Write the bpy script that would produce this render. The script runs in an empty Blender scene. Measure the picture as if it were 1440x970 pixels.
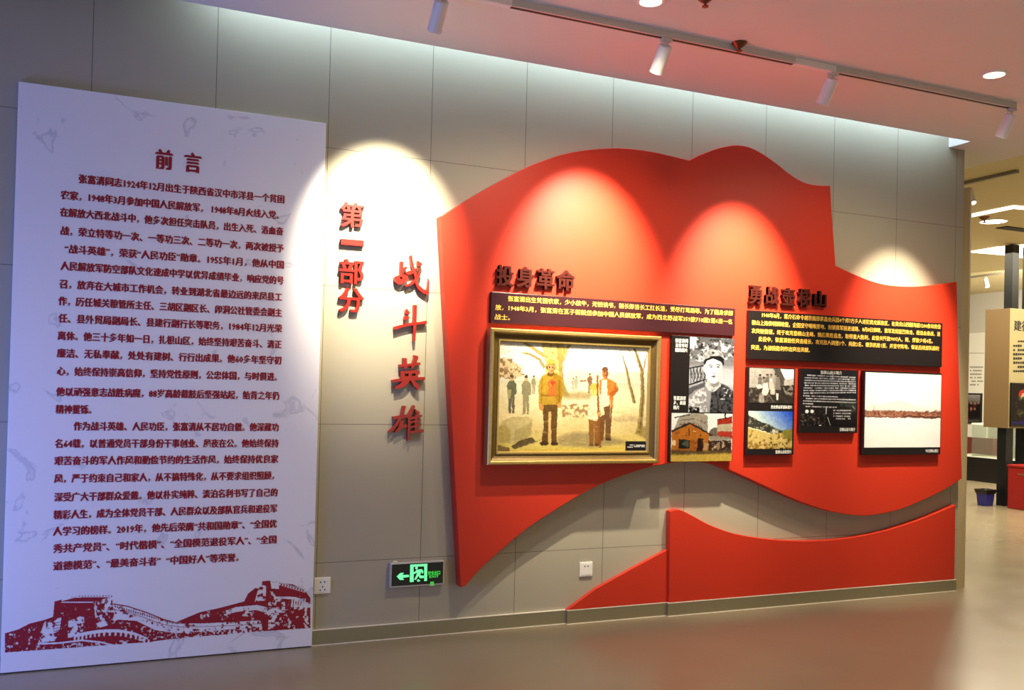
import bpy, bmesh, math, random
import numpy as np
from mathutils import Vector, Matrix

S = bpy.context.scene
COL = S.collection
random.seed(7)

# ------------------------------------------------------------------ camera, world, exposure
YAW, PITCH, ROLL, ZC, DIST, FOC = 0.40842, 0.01173, 0.02491, 1.38833, 4.89061, 1300.0
SHIFT = 43.44
HC = 3.2            # ceiling height
FT = 0.078          # how far the big red relief stands off the wall

fw = Vector((math.sin(YAW) * math.cos(PITCH), math.cos(YAW) * math.cos(PITCH), math.sin(PITCH)))
r0 = Vector((math.cos(YAW), -math.sin(YAW), 0))
u0 = r0.cross(fw)
cr = math.cos(ROLL) * r0 + math.sin(ROLL) * u0
cu = -math.sin(ROLL) * r0 + math.cos(ROLL) * u0
CAM = Vector((0, -DIST, ZC))
cam_data = bpy.data.cameras.new('camera')
cam_data.sensor_width = 36
cam_data.lens = FOC / 1440 * 36
cam_data.shift_y = SHIFT / 1440
cam_data.clip_start = 0.05
cam = bpy.data.objects.new('camera', cam_data)
COL.objects.link(cam)
m = Matrix((cr, cu, -fw)).transposed().to_4x4()
m.translation = CAM
cam.matrix_world = m
S.camera = cam

S.view_settings.view_transform = 'Standard'
S.view_settings.look = 'None'
S.view_settings.exposure = 0.0
S.view_settings.gamma = 1.0
S.view_settings.use_curve_mapping = False

world = bpy.data.worlds.new('world')
S.world = world
world.use_nodes = True
bg = world.node_tree.nodes['Background']
bg.inputs[0].default_value = (1.0, 0.95, 0.80, 1)
bg.inputs[1].default_value = 0.19

def lamp(name, kind, loc, energy, color, target=None, **kw):
    d = bpy.data.lights.new(name, kind)
    d.energy = energy
    d.color = color
    for k, v in kw.items():
        setattr(d, k, v)
    o = bpy.data.objects.new(name, d)
    COL.objects.link(o)
    o.location = loc
    if target is not None:
        o.rotation_euler = (Vector(target) - Vector(loc)).to_track_quat('-Z', 'Y').to_euler()
    return o

# added fill lamps without fittings for both halls, and the blue light of a big screen further left
lamp('hall_ambient_fill', 'AREA', (3.6, -4.0, 3.12), 13, (1.0, 0.90, 0.70), (3.6, -4.0, 0), shape='RECTANGLE', size=5.0, size_y=3.0)  # added fill for warm ambient, no fitting behind it
lamp('ceiling_upward_fill', 'AREA', (2.6, -5.6, 0.9), 24, (1.0, 0.95, 0.84), (1.8, -1.8, 3.2), shape='RECTANGLE', size=4.0, size_y=0.8)  # added fill aimed upward to neutralise the pink ceiling
lamp('far_wall_fill', 'AREA', (13.2, 4.6, 3.3), 430, (1.0, 0.93, 0.78), (15.0, 5.6, 0.8), shape='RECTANGLE', size=2.0, size_y=3.0)  # added fill to brighten the white panel on the far wall
lamp('far_hall_fill', 'AREA', (10.6, 2.4, 3.3), 520, (1.0, 0.90, 0.66), (10.6, 2.4, 0), shape='RECTANGLE', size=5.0, size_y=5.0)  # added fill to lift the brightness of the far hall
lamp('screen_light', 'AREA', (-2.1, -1.1, 0.7), 66, (0.15, 0.26, 1.0), (-0.4, 0.0, 0.9), shape='RECTANGLE', size=1.6, size_y=1.2)

WARM = (1.0, 0.88, 0.68)

# ------------------------------------------------------------------ helpers
def lin(c):
    c = np.asarray(c, float) / 255.0
    return np.where(c <= 0.04045, c / 12.92, ((c + 0.055) / 1.055) ** 2.4)

def mat(name, rgb, rough=0.5, metal=0.0, noise=0.0, scale=12.0, emit=None, spec=0.5, coat=0.0, stretch=None):
    M = bpy.data.materials.new(name)
    M.use_nodes = True
    nt = M.node_tree
    b = nt.nodes['Principled BSDF']
    c = tuple(lin(rgb)) + (1,)
    b.inputs['Base Color'].default_value = c
    b.inputs['Roughness'].default_value = rough
    b.inputs['Metallic'].default_value = metal
    b.inputs['Specular IOR Level'].default_value = spec
    b.inputs['Coat Weight'].default_value = coat
    if noise:
        tc = nt.nodes.new('ShaderNodeTexCoord')
        n = nt.nodes.new('ShaderNodeTexNoise')
        n.inputs['Scale'].default_value = scale
        n.inputs['Detail'].default_value = 5
        src = tc.outputs['Object']
        if stretch:
            mp = nt.nodes.new('ShaderNodeMapping')
            mp.inputs['Scale'].default_value = stretch
            nt.links.new(src, mp.inputs[0])
            src = mp.outputs[0]
        nt.links.new(src, n.inputs['Vector'])
        mx = nt.nodes.new('ShaderNodeMix')
        mx.data_type = 'RGBA'
        mx.inputs[6].default_value = tuple(x * (1 - noise) for x in c[:3]) + (1,)
        mx.inputs[7].default_value = tuple(min(1, x * (1 + noise)) for x in c[:3]) + (1,)
        nt.links.new(n.outputs['Fac'], mx.inputs[0])
        nt.links.new(mx.outputs[2], b.inputs['Base Color'])
    if emit:
        b.inputs['Emission Color'].default_value = c
        b.inputs['Emission Strength'].default_value = emit
    return M

class MB:
    """collects shapes and links them as one mesh object"""
    def __init__(self):
        self.v, self.f, self.mi = [], [], []
    def add(self, vs, fs, mi=0):
        o = len(self.v)
        self.v += [tuple(p) for p in vs]
        self.f += [tuple(i + o for i in f) for f in fs]
        self.mi += [mi] * len(fs)
    def box(self, x0, x1, y0, y1, z0, z1, mi=0):
        vs = [(x, y, z) for x in (x0, x1) for y in (y0, y1) for z in (z0, z1)]
        self.add(vs, [(0, 1, 3, 2), (4, 6, 7, 5), (0, 4, 5, 1), (2, 3, 7, 6), (0, 2, 6, 4), (1, 5, 7, 3)], mi)
        return self
    def lathe(self, prof, origin=(0, 0, 0), axis=(0, 0, 1), n=28, mi=0):
        q = Vector(axis).normalized().to_track_quat('Z', 'Y')
        o = Vector(origin)
        vs, fs = [], []
        for (r, h) in prof:
            for k in range(n):
                a = 2 * math.pi * k / n
                vs.append(o + q @ Vector((r * math.cos(a), r * math.sin(a), h)))
        for i in range(len(prof) - 1):
            for k in range(n):
                k2 = (k + 1) % n
                fs.append((i * n + k, i * n + k2, (i + 1) * n + k2, (i + 1) * n + k))
        if prof[0][0] > 1e-6:
            fs.append(tuple(reversed(range(n))))
        if prof[-1][0] > 1e-6:
            fs.append(tuple((len(prof) - 1) * n + k for k in range(n)))
        self.add(vs, fs, mi)
        return self
    def tube(self, pts, r, n=8, mi=0):
        pts = [Vector(p) for p in pts]
        vs, fs = [], []
        for i, p in enumerate(pts):
            t = (pts[min(i + 1, len(pts) - 1)] - pts[max(i - 1, 0)]).normalized()
            q = t.to_track_quat('Z', 'Y')
            for k in range(n):
                a = 2 * math.pi * k / n
                vs.append(p + q @ Vector((r * math.cos(a), r * math.sin(a), 0)))
        for i in range(len(pts) - 1):
            for k in range(n):
                k2 = (k + 1) % n
                fs.append((i * n + k, i * n + k2, (i + 1) * n + k2, (i + 1) * n + k))
        fs.append(tuple(reversed(range(n))))
        fs.append(tuple((len(pts) - 1) * n + k for k in range(n)))
        self.add(vs, fs, mi)
        return self
    def prism(self, pts, y0, y1, mi=0):
        """closed (x,z) outline extruded between y0 (front) and y1 (back)"""
        n = len(pts)
        vs = [(x, y0, z) for x, z in pts] + [(x, y1, z) for x, z in pts]
        fs = [tuple(range(n)), tuple(reversed(range(n, 2 * n)))]
        fs += [(i, i + n, (i + 1) % n + n, (i + 1) % n) for i in range(n)]
        self.add(vs, fs, mi)
        return self
    def ring_prism(self, out, hole, y0, y1, mi=0):
        """outline with a hole, both resampled to the same count"""
        n = 40
        c = np.mean(hole, axis=0)
        def ray(poly, a):
            d = np.array([math.cos(a), math.sin(a)])
            best = None
            for i in range(len(poly)):
                p, q = np.array(poly[i]), np.array(poly[(i + 1) % len(poly)])
                A = np.array([d, p - q]).T
                if abs(np.linalg.det(A)) < 1e-14:
                    continue
                t, s = np.linalg.solve(A, p - c)
                if t > 0 and -1e-9 <= s <= 1 + 1e-9 and (best is None or t > best):
                    best = t
            return tuple(c + d * best)
        A = [ray(out, 2 * math.pi * k / n) for k in range(n)]
        B = [ray(hole, 2 * math.pi * k / n) for k in range(n)]
        vs = [(x, y0, z) for x, z in A] + [(x, y0, z) for x, z in B] + [(x, y1, z) for x, z in A] + [(x, y1, z) for x, z in B]
        fs = []
        for i in range(n):
            j = (i + 1) % n
            fs += [(i, j, n + j, n + i), (2 * n + i, 3 * n + i, 3 * n + j, 2 * n + j), (i, 2 * n + i, 2 * n + j, j), (n + i, n + j, 3 * n + j, 3 * n + i)]
        self.add(vs, fs, mi)
        return self
    def build(self, name, mats, parent=None, bevel=0.0, smooth=False, seg=2, fix=True):
        me = bpy.data.meshes.new(name)
        me.from_pydata(self.v, [], self.f)
        for x in (mats if isinstance(mats, (list, tuple)) else [mats]):
            me.materials.append(x)
        me.polygons.foreach_set('material_index', self.mi)
        if fix:
            b = bmesh.new(); b.from_mesh(me)
            bmesh.ops.recalc_face_normals(b, faces=b.faces)
            b.to_mesh(me); b.free()
        me.update()
        o = bpy.data.objects.new(name, me)
        COL.objects.link(o)
        if parent:
            o.parent = parent
            o.matrix_parent_inverse = Matrix.Translation(-Vector(parent.location))
        if bevel:
            bv = o.modifiers.new('bevel', 'BEVEL')
            bv.width = bevel; bv.segments = seg; bv.limit_method = 'ANGLE'; bv.angle_limit = math.radians(40)
        if smooth:
            me.polygons.foreach_set('use_smooth', [True] * len(me.polygons))
            me.update()
            try:
                me.set_sharp_from_angle(angle=math.radians(35))
            except Exception:
                pass
        return o

def tag(o, label, cat, group=None):
    o['label'] = label
    o['category'] = cat
    if group:
        o['group'] = group
    return o

def empty(name, loc, label, cat, group=None):
    o = bpy.data.objects.new(name, None)
    COL.objects.link(o)
    o.location = loc
    o.empty_display_size = 0.05
    return tag(o, label, cat, group)

def struct(o):
    o['kind'] = 'structure'
    return o

def PX(px, py, axis, val):
    """point of the photograph's pixel ray on the world plane axis = val"""
    d = fw + cr * ((px - 720) / FOC) - cu * ((py - SHIFT - 485) / FOC)
    t = (val - CAM[axis]) / d[axis]
    return CAM + d * t

def Z(zoom, pts, y):
    """points read in an enlarged crop (x0, y0, factor) -> (x, z) on the plane y"""
    x0, y0, k = zoom
    out = []
    for a, b in pts:
        p = PX(x0 + a / k, y0 + b / k, 1, y)
        out.append((p.x, p.z))
    return out

def rect(zoom, quad, y):
    """upright rectangle nearest to four corners TL TR BR BL -> x0, x1, z0, z1"""
    q = Z(zoom, quad, y)
    return ((q[0][0] + q[3][0]) / 2, (q[1][0] + q[2][0]) / 2, (q[2][1] + q[3][1]) / 2, (q[0][1] + q[1][1]) / 2)

ONE = (0, 0, 1.0)

def glyphs(text, bold=0.0, res=2):
    """a line of lettering as flat mesh data in (x, z), unit em"""
    cu_ = bpy.data.curves.new('lettering', 'FONT')
    cu_.body = text
    cu_.size = 1.0
    cu_.resolution_u = res
    o = bpy.data.objects.new('lettering', cu_)
    COL.objects.link(o)
    dg = bpy.context.evaluated_depsgraph_get()
    dg.update()
    me = bpy.data.meshes.new_from_object(o.evaluated_get(dg))
    vs = np.array([v.co[:2] for v in me.vertices]) if len(me.vertices) else np.zeros((0, 2))
    fs = [tuple(p.vertices) for p in me.polygons]
    bpy.data.meshes.remove(me)
    bpy.data.objects.remove(o)
    bpy.data.curves.remove(cu_)
    return vs, fs

FLIP = False
def put_text(mb, text, x0, x1, zmid, em, y, bold=0.0, heavy=0.0, mi=0):
    heavy = max(heavy, bold * em * 1.6)
    """one printed line between x0 and x1, em high, as flat ink on plane y"""
    vs, fs = glyphs(text, bold, 1)
    if not len(vs):
        return
    a, b = vs[:, 0].min(), vs[:, 0].max()
    sx = (x1 - x0) / (b - a)
    for i, (dx, dz) in enumerate([(0, 0)] if not heavy else [(-1, -0.5), (1, -0.5), (0, 0.5)]):
        mb.add([(x0 + (p[0] - a) * sx + dx * heavy / 2, y - 0.00008 * i, zmid + (p[1] - 0.36) * em + dz * heavy / 2) for p in vs], [tuple(reversed(f)) for f in fs] if FLIP else fs, mi)

def solid_text(mb, text, x0, x1, z0, z1, y0, y1, bold=0.0):
    """one raised character filling the box x0..x1, z0..z1, thick from y0 (front) to y1"""
    vs, fs = glyphs(text, bold, 3)
    a, c = vs.min(0), vs.max(0)
    w_ = bold * (x1 - x0)
    s = np.array([(x1 - x0 - 2 * w_), (z1 - z0 - 1.2 * w_)]) / np.maximum(c - a, 1e-6)
    P0 = np.array([x0 + w_, z0 + 0.6 * w_]) + (vs - a) * s
    for i_, (dx_, dz_) in enumerate(((0, 0), (-1, -0.6), (1, -0.6), (1, 0.6), (-1, 0.6))):
        solid_glyph(mb, P0 + np.array([dx_, dz_]) * w_, fs, y0 - 0.0003 * i_, y1)

def solid_glyph(mb, P, fs, y0, y1):
    n = len(P)
    F = [(p[0], y0, p[1]) for p in P] + [(p[0], y1, p[1]) for p in P]
    edges = {}
    for f in fs:
        for i in range(len(f)):
            e = (f[i], f[(i + 1) % len(f)])
            edges[e] = edges.get(e, 0) + 1
    faces = [tuple(f) for f in fs] + [tuple(i + n for i in reversed(f)) for f in fs]
    for (a_, b_) in edges:
        if (b_, a_) not in edges:
            faces.append((b_, a_, a_ + n, b_ + n))
    mb.add(F, faces)

# ------------------------------------------------------------------ painter for printed pictures
def vnoise(h, w, cell, seed, octaves=4):
    rng = np.random.RandomState(seed)
    out = np.zeros((h, w)); amp = 1.0; tot = 0
    for o in range(octaves):
        c = max(cell / 2 ** o, 1.0)
        gh, gw = int(h / c) + 3, int(w / c) + 3
        g = rng.rand(gh, gw)
        yy, xx = np.arange(h) / c, np.arange(w) / c
        yi, xi = yy.astype(int), xx.astype(int)
        fy, fx = (yy - yi)[:, None], (xx - xi)[None, :]
        fy, fx = fy * fy * (3 - 2 * fy), fx * fx * (3 - 2 * fx)
        a = g[yi][:, xi]; b = g[yi][:, xi + 1]; c_ = g[yi + 1][:, xi]; d = g[yi + 1][:, xi + 1]
        out += amp * ((a * (1 - fx) + b * fx) * (1 - fy) + (c_ * (1 - fx) + d * fx) * fy)
        tot += amp; amp *= 0.55
    return out / tot

def blur(a, r):
    r = int(round(r))
    if r < 1:
        return a
    for ax in (0, 1):
        p = np.pad(a, [(r + 1, r) if i == ax else (0, 0) for i in range(a.ndim)], mode='edge')
        c = np.cumsum(p, axis=ax)
        n = a.shape[ax]
        a = (np.take(c, range(2 * r + 1, 2 * r + 1 + n), axis=ax) - np.take(c, range(0, n), axis=ax)) / (2 * r + 1)
    return a

class Paint:
    def __init__(self, w, h, quad, base):
        self.w, self.h = w, h
        self.a = np.zeros((h, w, 3)); self.a[:] = base
        src = np.array(quad, float); dst = np.array([(0, 0), (w, 0), (w, h), (0, h)], float)
        A = []
        for (x, y), (u, v) in zip(src, dst):
            A.append([x, y, 1, 0, 0, 0, -u * x, -u * y]); A.append([0, 0, 0, x, y, 1, -v * x, -v * y])
        hh = np.linalg.solve(np.array(A), dst.reshape(-1))
        self.H = np.append(hh, 1).reshape(3, 3)
        self.k = w / (quad[1][0] - quad[0][0])
    def M(self, pts):
        p = np.c_[np.array(pts, float), np.ones(len(pts))] @ self.H.T
        return p[:, :2] / p[:, 2:]
    def put(self, mask, color, alpha=1.0):
        self.a += (np.array(color, float) - self.a) * (mask * alpha)[..., None]
    def mask(self, P):
        ss = 2
        x0, x1 = int(max(P[:, 0].min() - 1, 0)), int(min(P[:, 0].max() + 2, self.w))
        y0, y1 = int(max(P[:, 1].min() - 1, 0)), int(min(P[:, 1].max() + 2, self.h))
        out = np.zeros((self.h, self.w))
        if x1 <= x0 or y1 <= y0:
            return out
        xs = (np.arange((x1 - x0) * ss) + 0.5) / ss + x0
        ys = (np.arange((y1 - y0) * ss) + 0.5) / ss + y0
        X, Y = np.meshgrid(xs, ys)
        ins = np.zeros(X.shape, bool)
        for i in range(len(P)):
            (ax, ay), (bx, by) = P[i], P[(i + 1) % len(P)]
            if abs(ay - by) < 1e-9:
                continue
            c = ((ay > Y) != (by > Y)) & (X < (bx - ax) * (Y - ay) / (by - ay) + ax)
            ins ^= c
        out[y0:y1, x0:x1] = ins.reshape(y1 - y0, ss, x1 - x0, ss).mean((1, 3))
        return out
    def poly(self, pts, color, alpha=1.0, soft=0):
        m_ = self.mask(self.M(pts))
        self.put(blur(m_, soft), color, alpha)
    def ell(self, cx, cy, rx, ry, color, alpha=1.0, soft=0, rot=0):
        t = np.linspace(0, 2 * math.pi, 24, endpoint=False)
        c, s = math.cos(rot), math.sin(rot)
        self.poly([(cx + rx * math.cos(a) * c - ry * math.sin(a) * s, cy + rx * math.cos(a) * s + ry * math.sin(a) * c) for a in t], color, alpha, soft)
    def line(self, pts, w, color, alpha=1.0, w2=None):
        pts = np.array(pts, float); w2 = w if w2 is None else w2
        L, R = [], []
        n = len(pts)
        for i in range(n):
            t = pts[min(i + 1, n - 1)] - pts[max(i - 1, 0)]
            t = t / (np.linalg.norm(t) + 1e-9)
            ww = (w + (w2 - w) * i / max(n - 1, 1)) / 2
            L.append(pts[i] + ww * np.array([-t[1], t[0]])); R.append(pts[i] - ww * np.array([-t[1], t[0]]))
        self.poly(L + R[::-1], color, alpha)
    def grade(self, stops):
        """vertical bands: list of (zoom y, colour)"""
        x = 0.5
        ys = np.linspace(0, 1, self.h)
        t = [s[0] for s in stops]
        for k in range(3):
            self.a[..., k] = np.interp(ys, t, [s[1][k] for s in stops])[:, None]
    def grain(self, amt, cell, seed, oct_=4, tint=(1, 1, 1)):
        n = (vnoise(self.h, self.w, cell, seed, oct_) - 0.5) * 2 * amt
        self.a += n[..., None] * np.array(tint)
    def blobs(self, pts, color, cell, seed, lo=0.5, alpha=1.0):
        m_ = self.mask(self.M(pts)) * np.clip((vnoise(self.h, self.w, cell, seed) - lo) * 9, 0, 1)
        self.put(m_, color, alpha)
    def dashes(self, x0, y0, x1, y1, h, color, seed, unit=6, fill=0.75, alpha=1.0):
        """a line of print too small to be read"""
        rng = np.random.RandomState(seed)
        n = max(1, int(math.hypot(x1 - x0, y1 - y0) / unit))
        for i in range(n):
            if rng.rand() > 0.93:
                continue
            t0, t1 = i / n, (i + fill) / n
            hh = h * (0.75 + 0.35 * rng.rand())
            X0, Y0 = x0 + (x1 - x0) * t0, y0 + (y1 - y0) * t0
            X1, Y1 = x0 + (x1 - x0) * t1, y0 + (y1 - y0) * t1
            self.poly([(X0, Y0 - hh / 2), (X1, Y1 - hh / 2), (X1, Y1 + hh / 2), (X0, Y0 + hh / 2)], color, alpha * (0.6 + 0.4 * rng.rand()))

def ink_material(name, rough=0.45):
    M = bpy.data.materials.new(name)
    M.use_nodes = True
    nt = M.node_tree
    at = nt.nodes.new('ShaderNodeAttribute')
    at.attribute_name = 'print_ink'
    nt.links.new(at.outputs['Color'], nt.nodes['Principled BSDF'].inputs['Base Color'])
    nt.nodes['Principled BSDF'].inputs['Roughness'].default_value = rough
    nt.nodes['Principled BSDF'].inputs['Specular IOR Level'].default_value = 0.3
    return M

def picture(name, r, y, paint, material, parent=None, flip=None, gain=0.84, lift=-14, wob=5, dab=26):
    """the painted picture printed on an upright sheet at plane y, one vertex per dot"""
    x0, x1, z0, z1 = r
    h, w = paint.a.shape[:2]
    du = (vnoise(h, w, 7, 91, 2) - 0.5) * wob; dv = (vnoise(h, w, 7, 92, 2) - 0.5) * wob
    yy, xx = np.mgrid[0:h, 0:w]
    paint.a = paint.a[np.clip(yy + dv, 0, h - 1).round().astype(int), np.clip(xx + du, 0, w - 1).round().astype(int)]
    paint.a = paint.a + ((vnoise(h, w, 6, 93, 3) - 0.5) * dab)[..., None]
    paint.a = (paint.a - 128) * 1.08 + 128
    paint.a = np.clip(paint.a, 0, 255) * gain + lift
    X, Zz = np.meshgrid(np.linspace(x0, x1, w), np.linspace(z1, z0, h))
    co = np.stack([X, np.full_like(X, y), Zz], -1).reshape(-1, 3)
    if flip is not None:
        co = flip(co)
    idx = np.arange(h * w).reshape(h, w)
    q = np.stack([idx[:-1, :-1], idx[1:, :-1], idx[1:, 1:], idx[:-1, 1:]], -1).reshape(-1, 4)
    me = bpy.data.meshes.new(name)
    me.from_pydata(co.tolist(), [], q.tolist())
    ca = me.color_attributes.new('print_ink', 'FLOAT_COLOR', 'POINT')
    c = lin(np.clip(paint.a, 0, 255)).reshape(-1, 3)
    ca.data.foreach_set('color', np.c_[c, np.ones(len(c))].astype(np.float32).reshape(-1))
    me.materials.append(material)
    me.update()
    o = bpy.data.objects.new(name, me)
    COL.objects.link(o)
    if parent:
        o.parent = parent
        o.matrix_parent_inverse = Matrix.Translation(-Vector(parent.location))
    return o

# ------------------------------------------------------------------ materials
M_WHITE = mat('ceiling_paint', (226, 220, 212), 0.75, noise=0.03, scale=2)
M_RED = mat('red_satin_paint', (196, 50, 27), 0.46, noise=0.02, scale=3, spec=0.35)
M_REDLET = mat('red_letter_lacquer', (146, 30, 20), 0.35)
M_DARKLET = mat('maroon_letter_lacquer', (86, 34, 26), 0.32, metal=0.5)
M_BOARD = mat('marble_white_print', (232, 228, 228), 0.4, noise=0.0)
M_INKRED = mat('dark_red_ink', (150, 12, 32), 0.6, noise=0.06, scale=20)
M_GOLDINK = mat('gold_ink', (244, 196, 84), 0.4)
M_WHITEINK = mat('white_ink', (238, 236, 228), 0.5)
M_BLACKB = mat('black_acrylic', (24, 19, 18), 0.28, noise=0.1, scale=6)
M_MAROONB = mat('dark_maroon_acrylic', (52, 22, 26), 0.3, noise=0.12, scale=3)
M_STEEL = mat('brushed_skirting_metal', (150, 142, 112), 0.42, metal=0.5, noise=0.05, scale=30, stretch=(1, 1, 40))
M_TRACK = mat('track_enamel', (206, 200, 190), 0.4)
M_GROOVE = mat('track_groove', (18, 14, 12), 0.6)
M_HEAD = mat('spot_enamel', (236, 232, 226), 0.38)
M_LENS = mat('spot_lens', (255, 238, 205), 0.3, emit=6.0)
M_BRASS = mat('dull_brass', (112, 70, 48), 0.4, metal=0.6)
M_SOCKET = mat('white_plastic', (240, 236, 224), 0.35)
M_HOLE = mat('dark_hole', (22, 20, 20), 0.7)
M_SIGNBODY = mat('sign_aluminium', (196, 192, 186), 0.4, metal=0.4)
M_SIGNFACE = mat('sign_black_glass', (6, 16, 8), 0.25)
M_GREEN = mat('lit_green', (110, 255, 160), 0.5, emit=1.0)
M_GREEN2 = mat('lit_deep_green', (60, 225, 70), 0.5, emit=0.8)
M_GOLD = mat('gilt_frame', (178, 150, 84), 0.34, metal=0.65, noise=0.22, scale=60)
M_GOLDD = mat('aged_gilt_cove', (104, 82, 40), 0.4, metal=0.5, noise=0.3, scale=40)
M_INK = ink_material('printed_picture')
M_OIL = ink_material('oil_paint', 0.5)
M_DOWN = mat('downlight_lens', (255, 246, 222), 0.3, emit=9.0)
M_COVE = mat('cool_led', (196, 226, 255), 0.3, emit=30.0)
M_LIN = mat('white_light_panel', (255, 250, 235), 0.4, emit=2.6)

M_EDGEGLINT = mat('skirting_painted_glint', (232, 224, 204), 0.4)  # pale colour painting light caught along the skirting

# wall: large grey-beige boards with thin open joints
def wall_material():
    M = bpy.data.materials.new('grey_wall_boards')
    M.use_nodes = True
    nt = M.node_tree; b = nt.nodes['Principled BSDF']
    tc = nt.nodes.new('ShaderNodeTexCoord'); sp = nt.nodes.new('ShaderNodeSeparateXYZ')
    nt.links.new(tc.outputs['Object'], sp.inputs[0])
    def math_(op, a, c=None):
        n = nt.nodes.new('ShaderNodeMath'); n.operation = op
        for i, v in enumerate((a, c)):
            if v is None: continue
            if isinstance(v, (int, float)): n.inputs[i].default_value = v
            else: nt.links.new(v, n.inputs[i])
        return n.outputs[0]
    def joint(sock, off, pitch, w):
        a = math_('ADD', sock, -off + 100 * pitch)
        a = math_('MODULO', a, pitch)
        a = math_('SUBTRACT', a, pitch / 2)
        a = math_('ABSOLUTE', a)
        return math_('GREATER_THAN', a, pitch / 2 - w)
    jx = joint(sp.outputs[0], -0.128, 0.5733, 0.0013)
    jz = joint(sp.outputs[2], 0.432, 0.7337, 0.0011)
    j = math_('MAXIMUM', jx, jz)
    n = nt.nodes.new('ShaderNodeTexNoise'); n.inputs['Scale'].default_value = 1.7; n.inputs['Detail'].default_value = 6
    nt.links.new(tc.outputs['Object'], n.inputs['Vector'])
    m1 = nt.nodes.new('ShaderNodeMix'); m1.data_type = 'RGBA'
    m1.inputs[6].default_value = tuple(lin((166, 159, 137))) + (1,)
    m1.inputs[7].default_value = tuple(lin((176, 168, 146))) + (1,)
    nt.links.new(n.outputs['Fac'], m1.inputs[0])
    m2 = nt.nodes.new('ShaderNodeMix'); m2.data_type = 'RGBA'
    nt.links.new(j, m2.inputs[0]); nt.links.new(m1.outputs[2], m2.inputs[6])
    m2.inputs[7].default_value = tuple(lin((72, 68, 58))) + (1,)
    nt.links.new(m2.outputs[2], b.inputs['Base Color'])
    b.inputs['Roughness'].default_value = 0.55
    b.inputs['Specular IOR Level'].default_value = 0.3
    bp = nt.nodes.new('ShaderNodeBump'); bp.inputs['Strength'].default_value = 0.5; bp.inputs['Distance'].default_value = 0.003
    bp.invert = True
    nt.links.new(j, bp.inputs['Height']); nt.links.new(bp.outputs[0], b.inputs['Normal'])
    return M
M_WALL = wall_material()

def floor_material():
    M = bpy.data.materials.new('polished_floor')
    M.use_nodes = True
    nt = M.node_tree; b = nt.nodes['Principled BSDF']
    tc = nt.nodes.new('ShaderNodeTexCoord')
    n = nt.nodes.new('ShaderNodeTexNoise'); n.inputs['Scale'].default_value = 0.9; n.inputs['Detail'].default_value = 7
    nt.links.new(tc.outputs['Object'], n.inputs['Vector'])
    mx = nt.nodes.new('ShaderNodeMix'); mx.data_type = 'RGBA'
    mx.inputs[6].default_value = tuple(lin((128, 114, 92))) + (1,)
    mx.inputs[7].default_value = tuple(lin((144, 130, 105))) + (1,)
    nt.links.new(n.outputs['Fac'], mx.inputs[0]); nt.links.new(mx.outputs[2], b.inputs['Base Color'])
    n2 = nt.nodes.new('ShaderNodeTexNoise'); n2.inputs['Scale'].default_value = 3.0; n2.inputs['Detail'].default_value = 6
    nt.links.new(tc.outputs['Object'], n2.inputs['Vector'])
    mr = nt.nodes.new('ShaderNodeMapRange'); mr.inputs[3].default_value = 0.19; mr.inputs[4].default_value = 0.30
    nt.links.new(n2.outputs['Fac'], mr.inputs[0]); nt.links.new(mr.outputs[0], b.inputs['Roughness'])
    b.inputs['Specular IOR Level'].default_value = 0.5
    return M
M_FLOOR = floor_material()

def marble_material():
    M = bpy.data.materials.new('faint_marble')
    M.use_nodes = True
    nt = M.node_tree; b = nt.nodes['Principled BSDF']
    tc = nt.nodes.new('ShaderNodeTexCoord')
    n = nt.nodes.new('ShaderNodeTexNoise'); n.inputs['Scale'].default_value = 4.6; n.inputs['Detail'].default_value = 9; n.inputs['Distortion'].default_value = 1.2
    nt.links.new(tc.outputs['Object'], n.inputs['Vector'])
    cr_ = nt.nodes.new('ShaderNodeValToRGB')
    e = cr_.color_ramp.elements
    base = tuple(lin((236, 233, 232))) + (1,)
    e[0].position = 0.0; e[0].color = base
    e[1].position = 1.0; e[1].color = base
    for p, c in ((0.63, (236, 233, 232)), (0.665, (208, 206, 210)), (0.70, (234, 231, 230))):
        k = e.new(p); k.color = tuple(lin(c)) + (1,)
    nt.links.new(n.outputs['Fac'], cr_.inputs[0]); nt.links.new(cr_.outputs[0], b.inputs['Base Color'])
    b.inputs['Roughness'].default_value = 0.38
    b.inputs['Specular IOR Level'].default_value = 0.35
    return M
M_MARBLE = marble_material()

# ------------------------------------------------------------------ the setting
WE = 5.68           # where the exhibition wall ends
struct(MB().box(-7, 20, -11, 12, -0.1, 0).build('floor', M_FLOOR))
struct(MB().box(-7, WE, 0, 0.16, 0, 3.5).build('wall_back', M_WALL))
c = MB()
c.box(-7, 6.15, -11, -0.19, HC, HC + 0.2)
c.box(5.52, 6.15, -0.19, 0.4, HC, HC + 0.2)
c.box(-7, 5.56, -0.24, 0.0, 3.44, 3.5)
struct(c.build('ceiling', M_WHITE))
# slim pilaster at the wall's end
M_PIL = mat('beige_pilaster_laminate', (186, 168, 126), 0.45, noise=0.08, scale=5, stretch=(8, 8, 0.6))
pil = MB()
prof = [(WE, 0.012), (WE + 0.085, 0.012), (WE + 0.105, 0.018), (WE + 0.118, 0.03), (WE + 0.122, 0.05), (WE + 0.122, 0.3), (WE, 0.3)]
pil.add([(x, y, z) for z in (0, 2.93) for x, y in prof], [tuple(range(7)), tuple(range(7, 14))] + [(i, (i + 1) % 7, (i + 1) % 7 + 7, i + 7) for i in range(7)])
struct(pil.build('trim_1', M_PIL))

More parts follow.
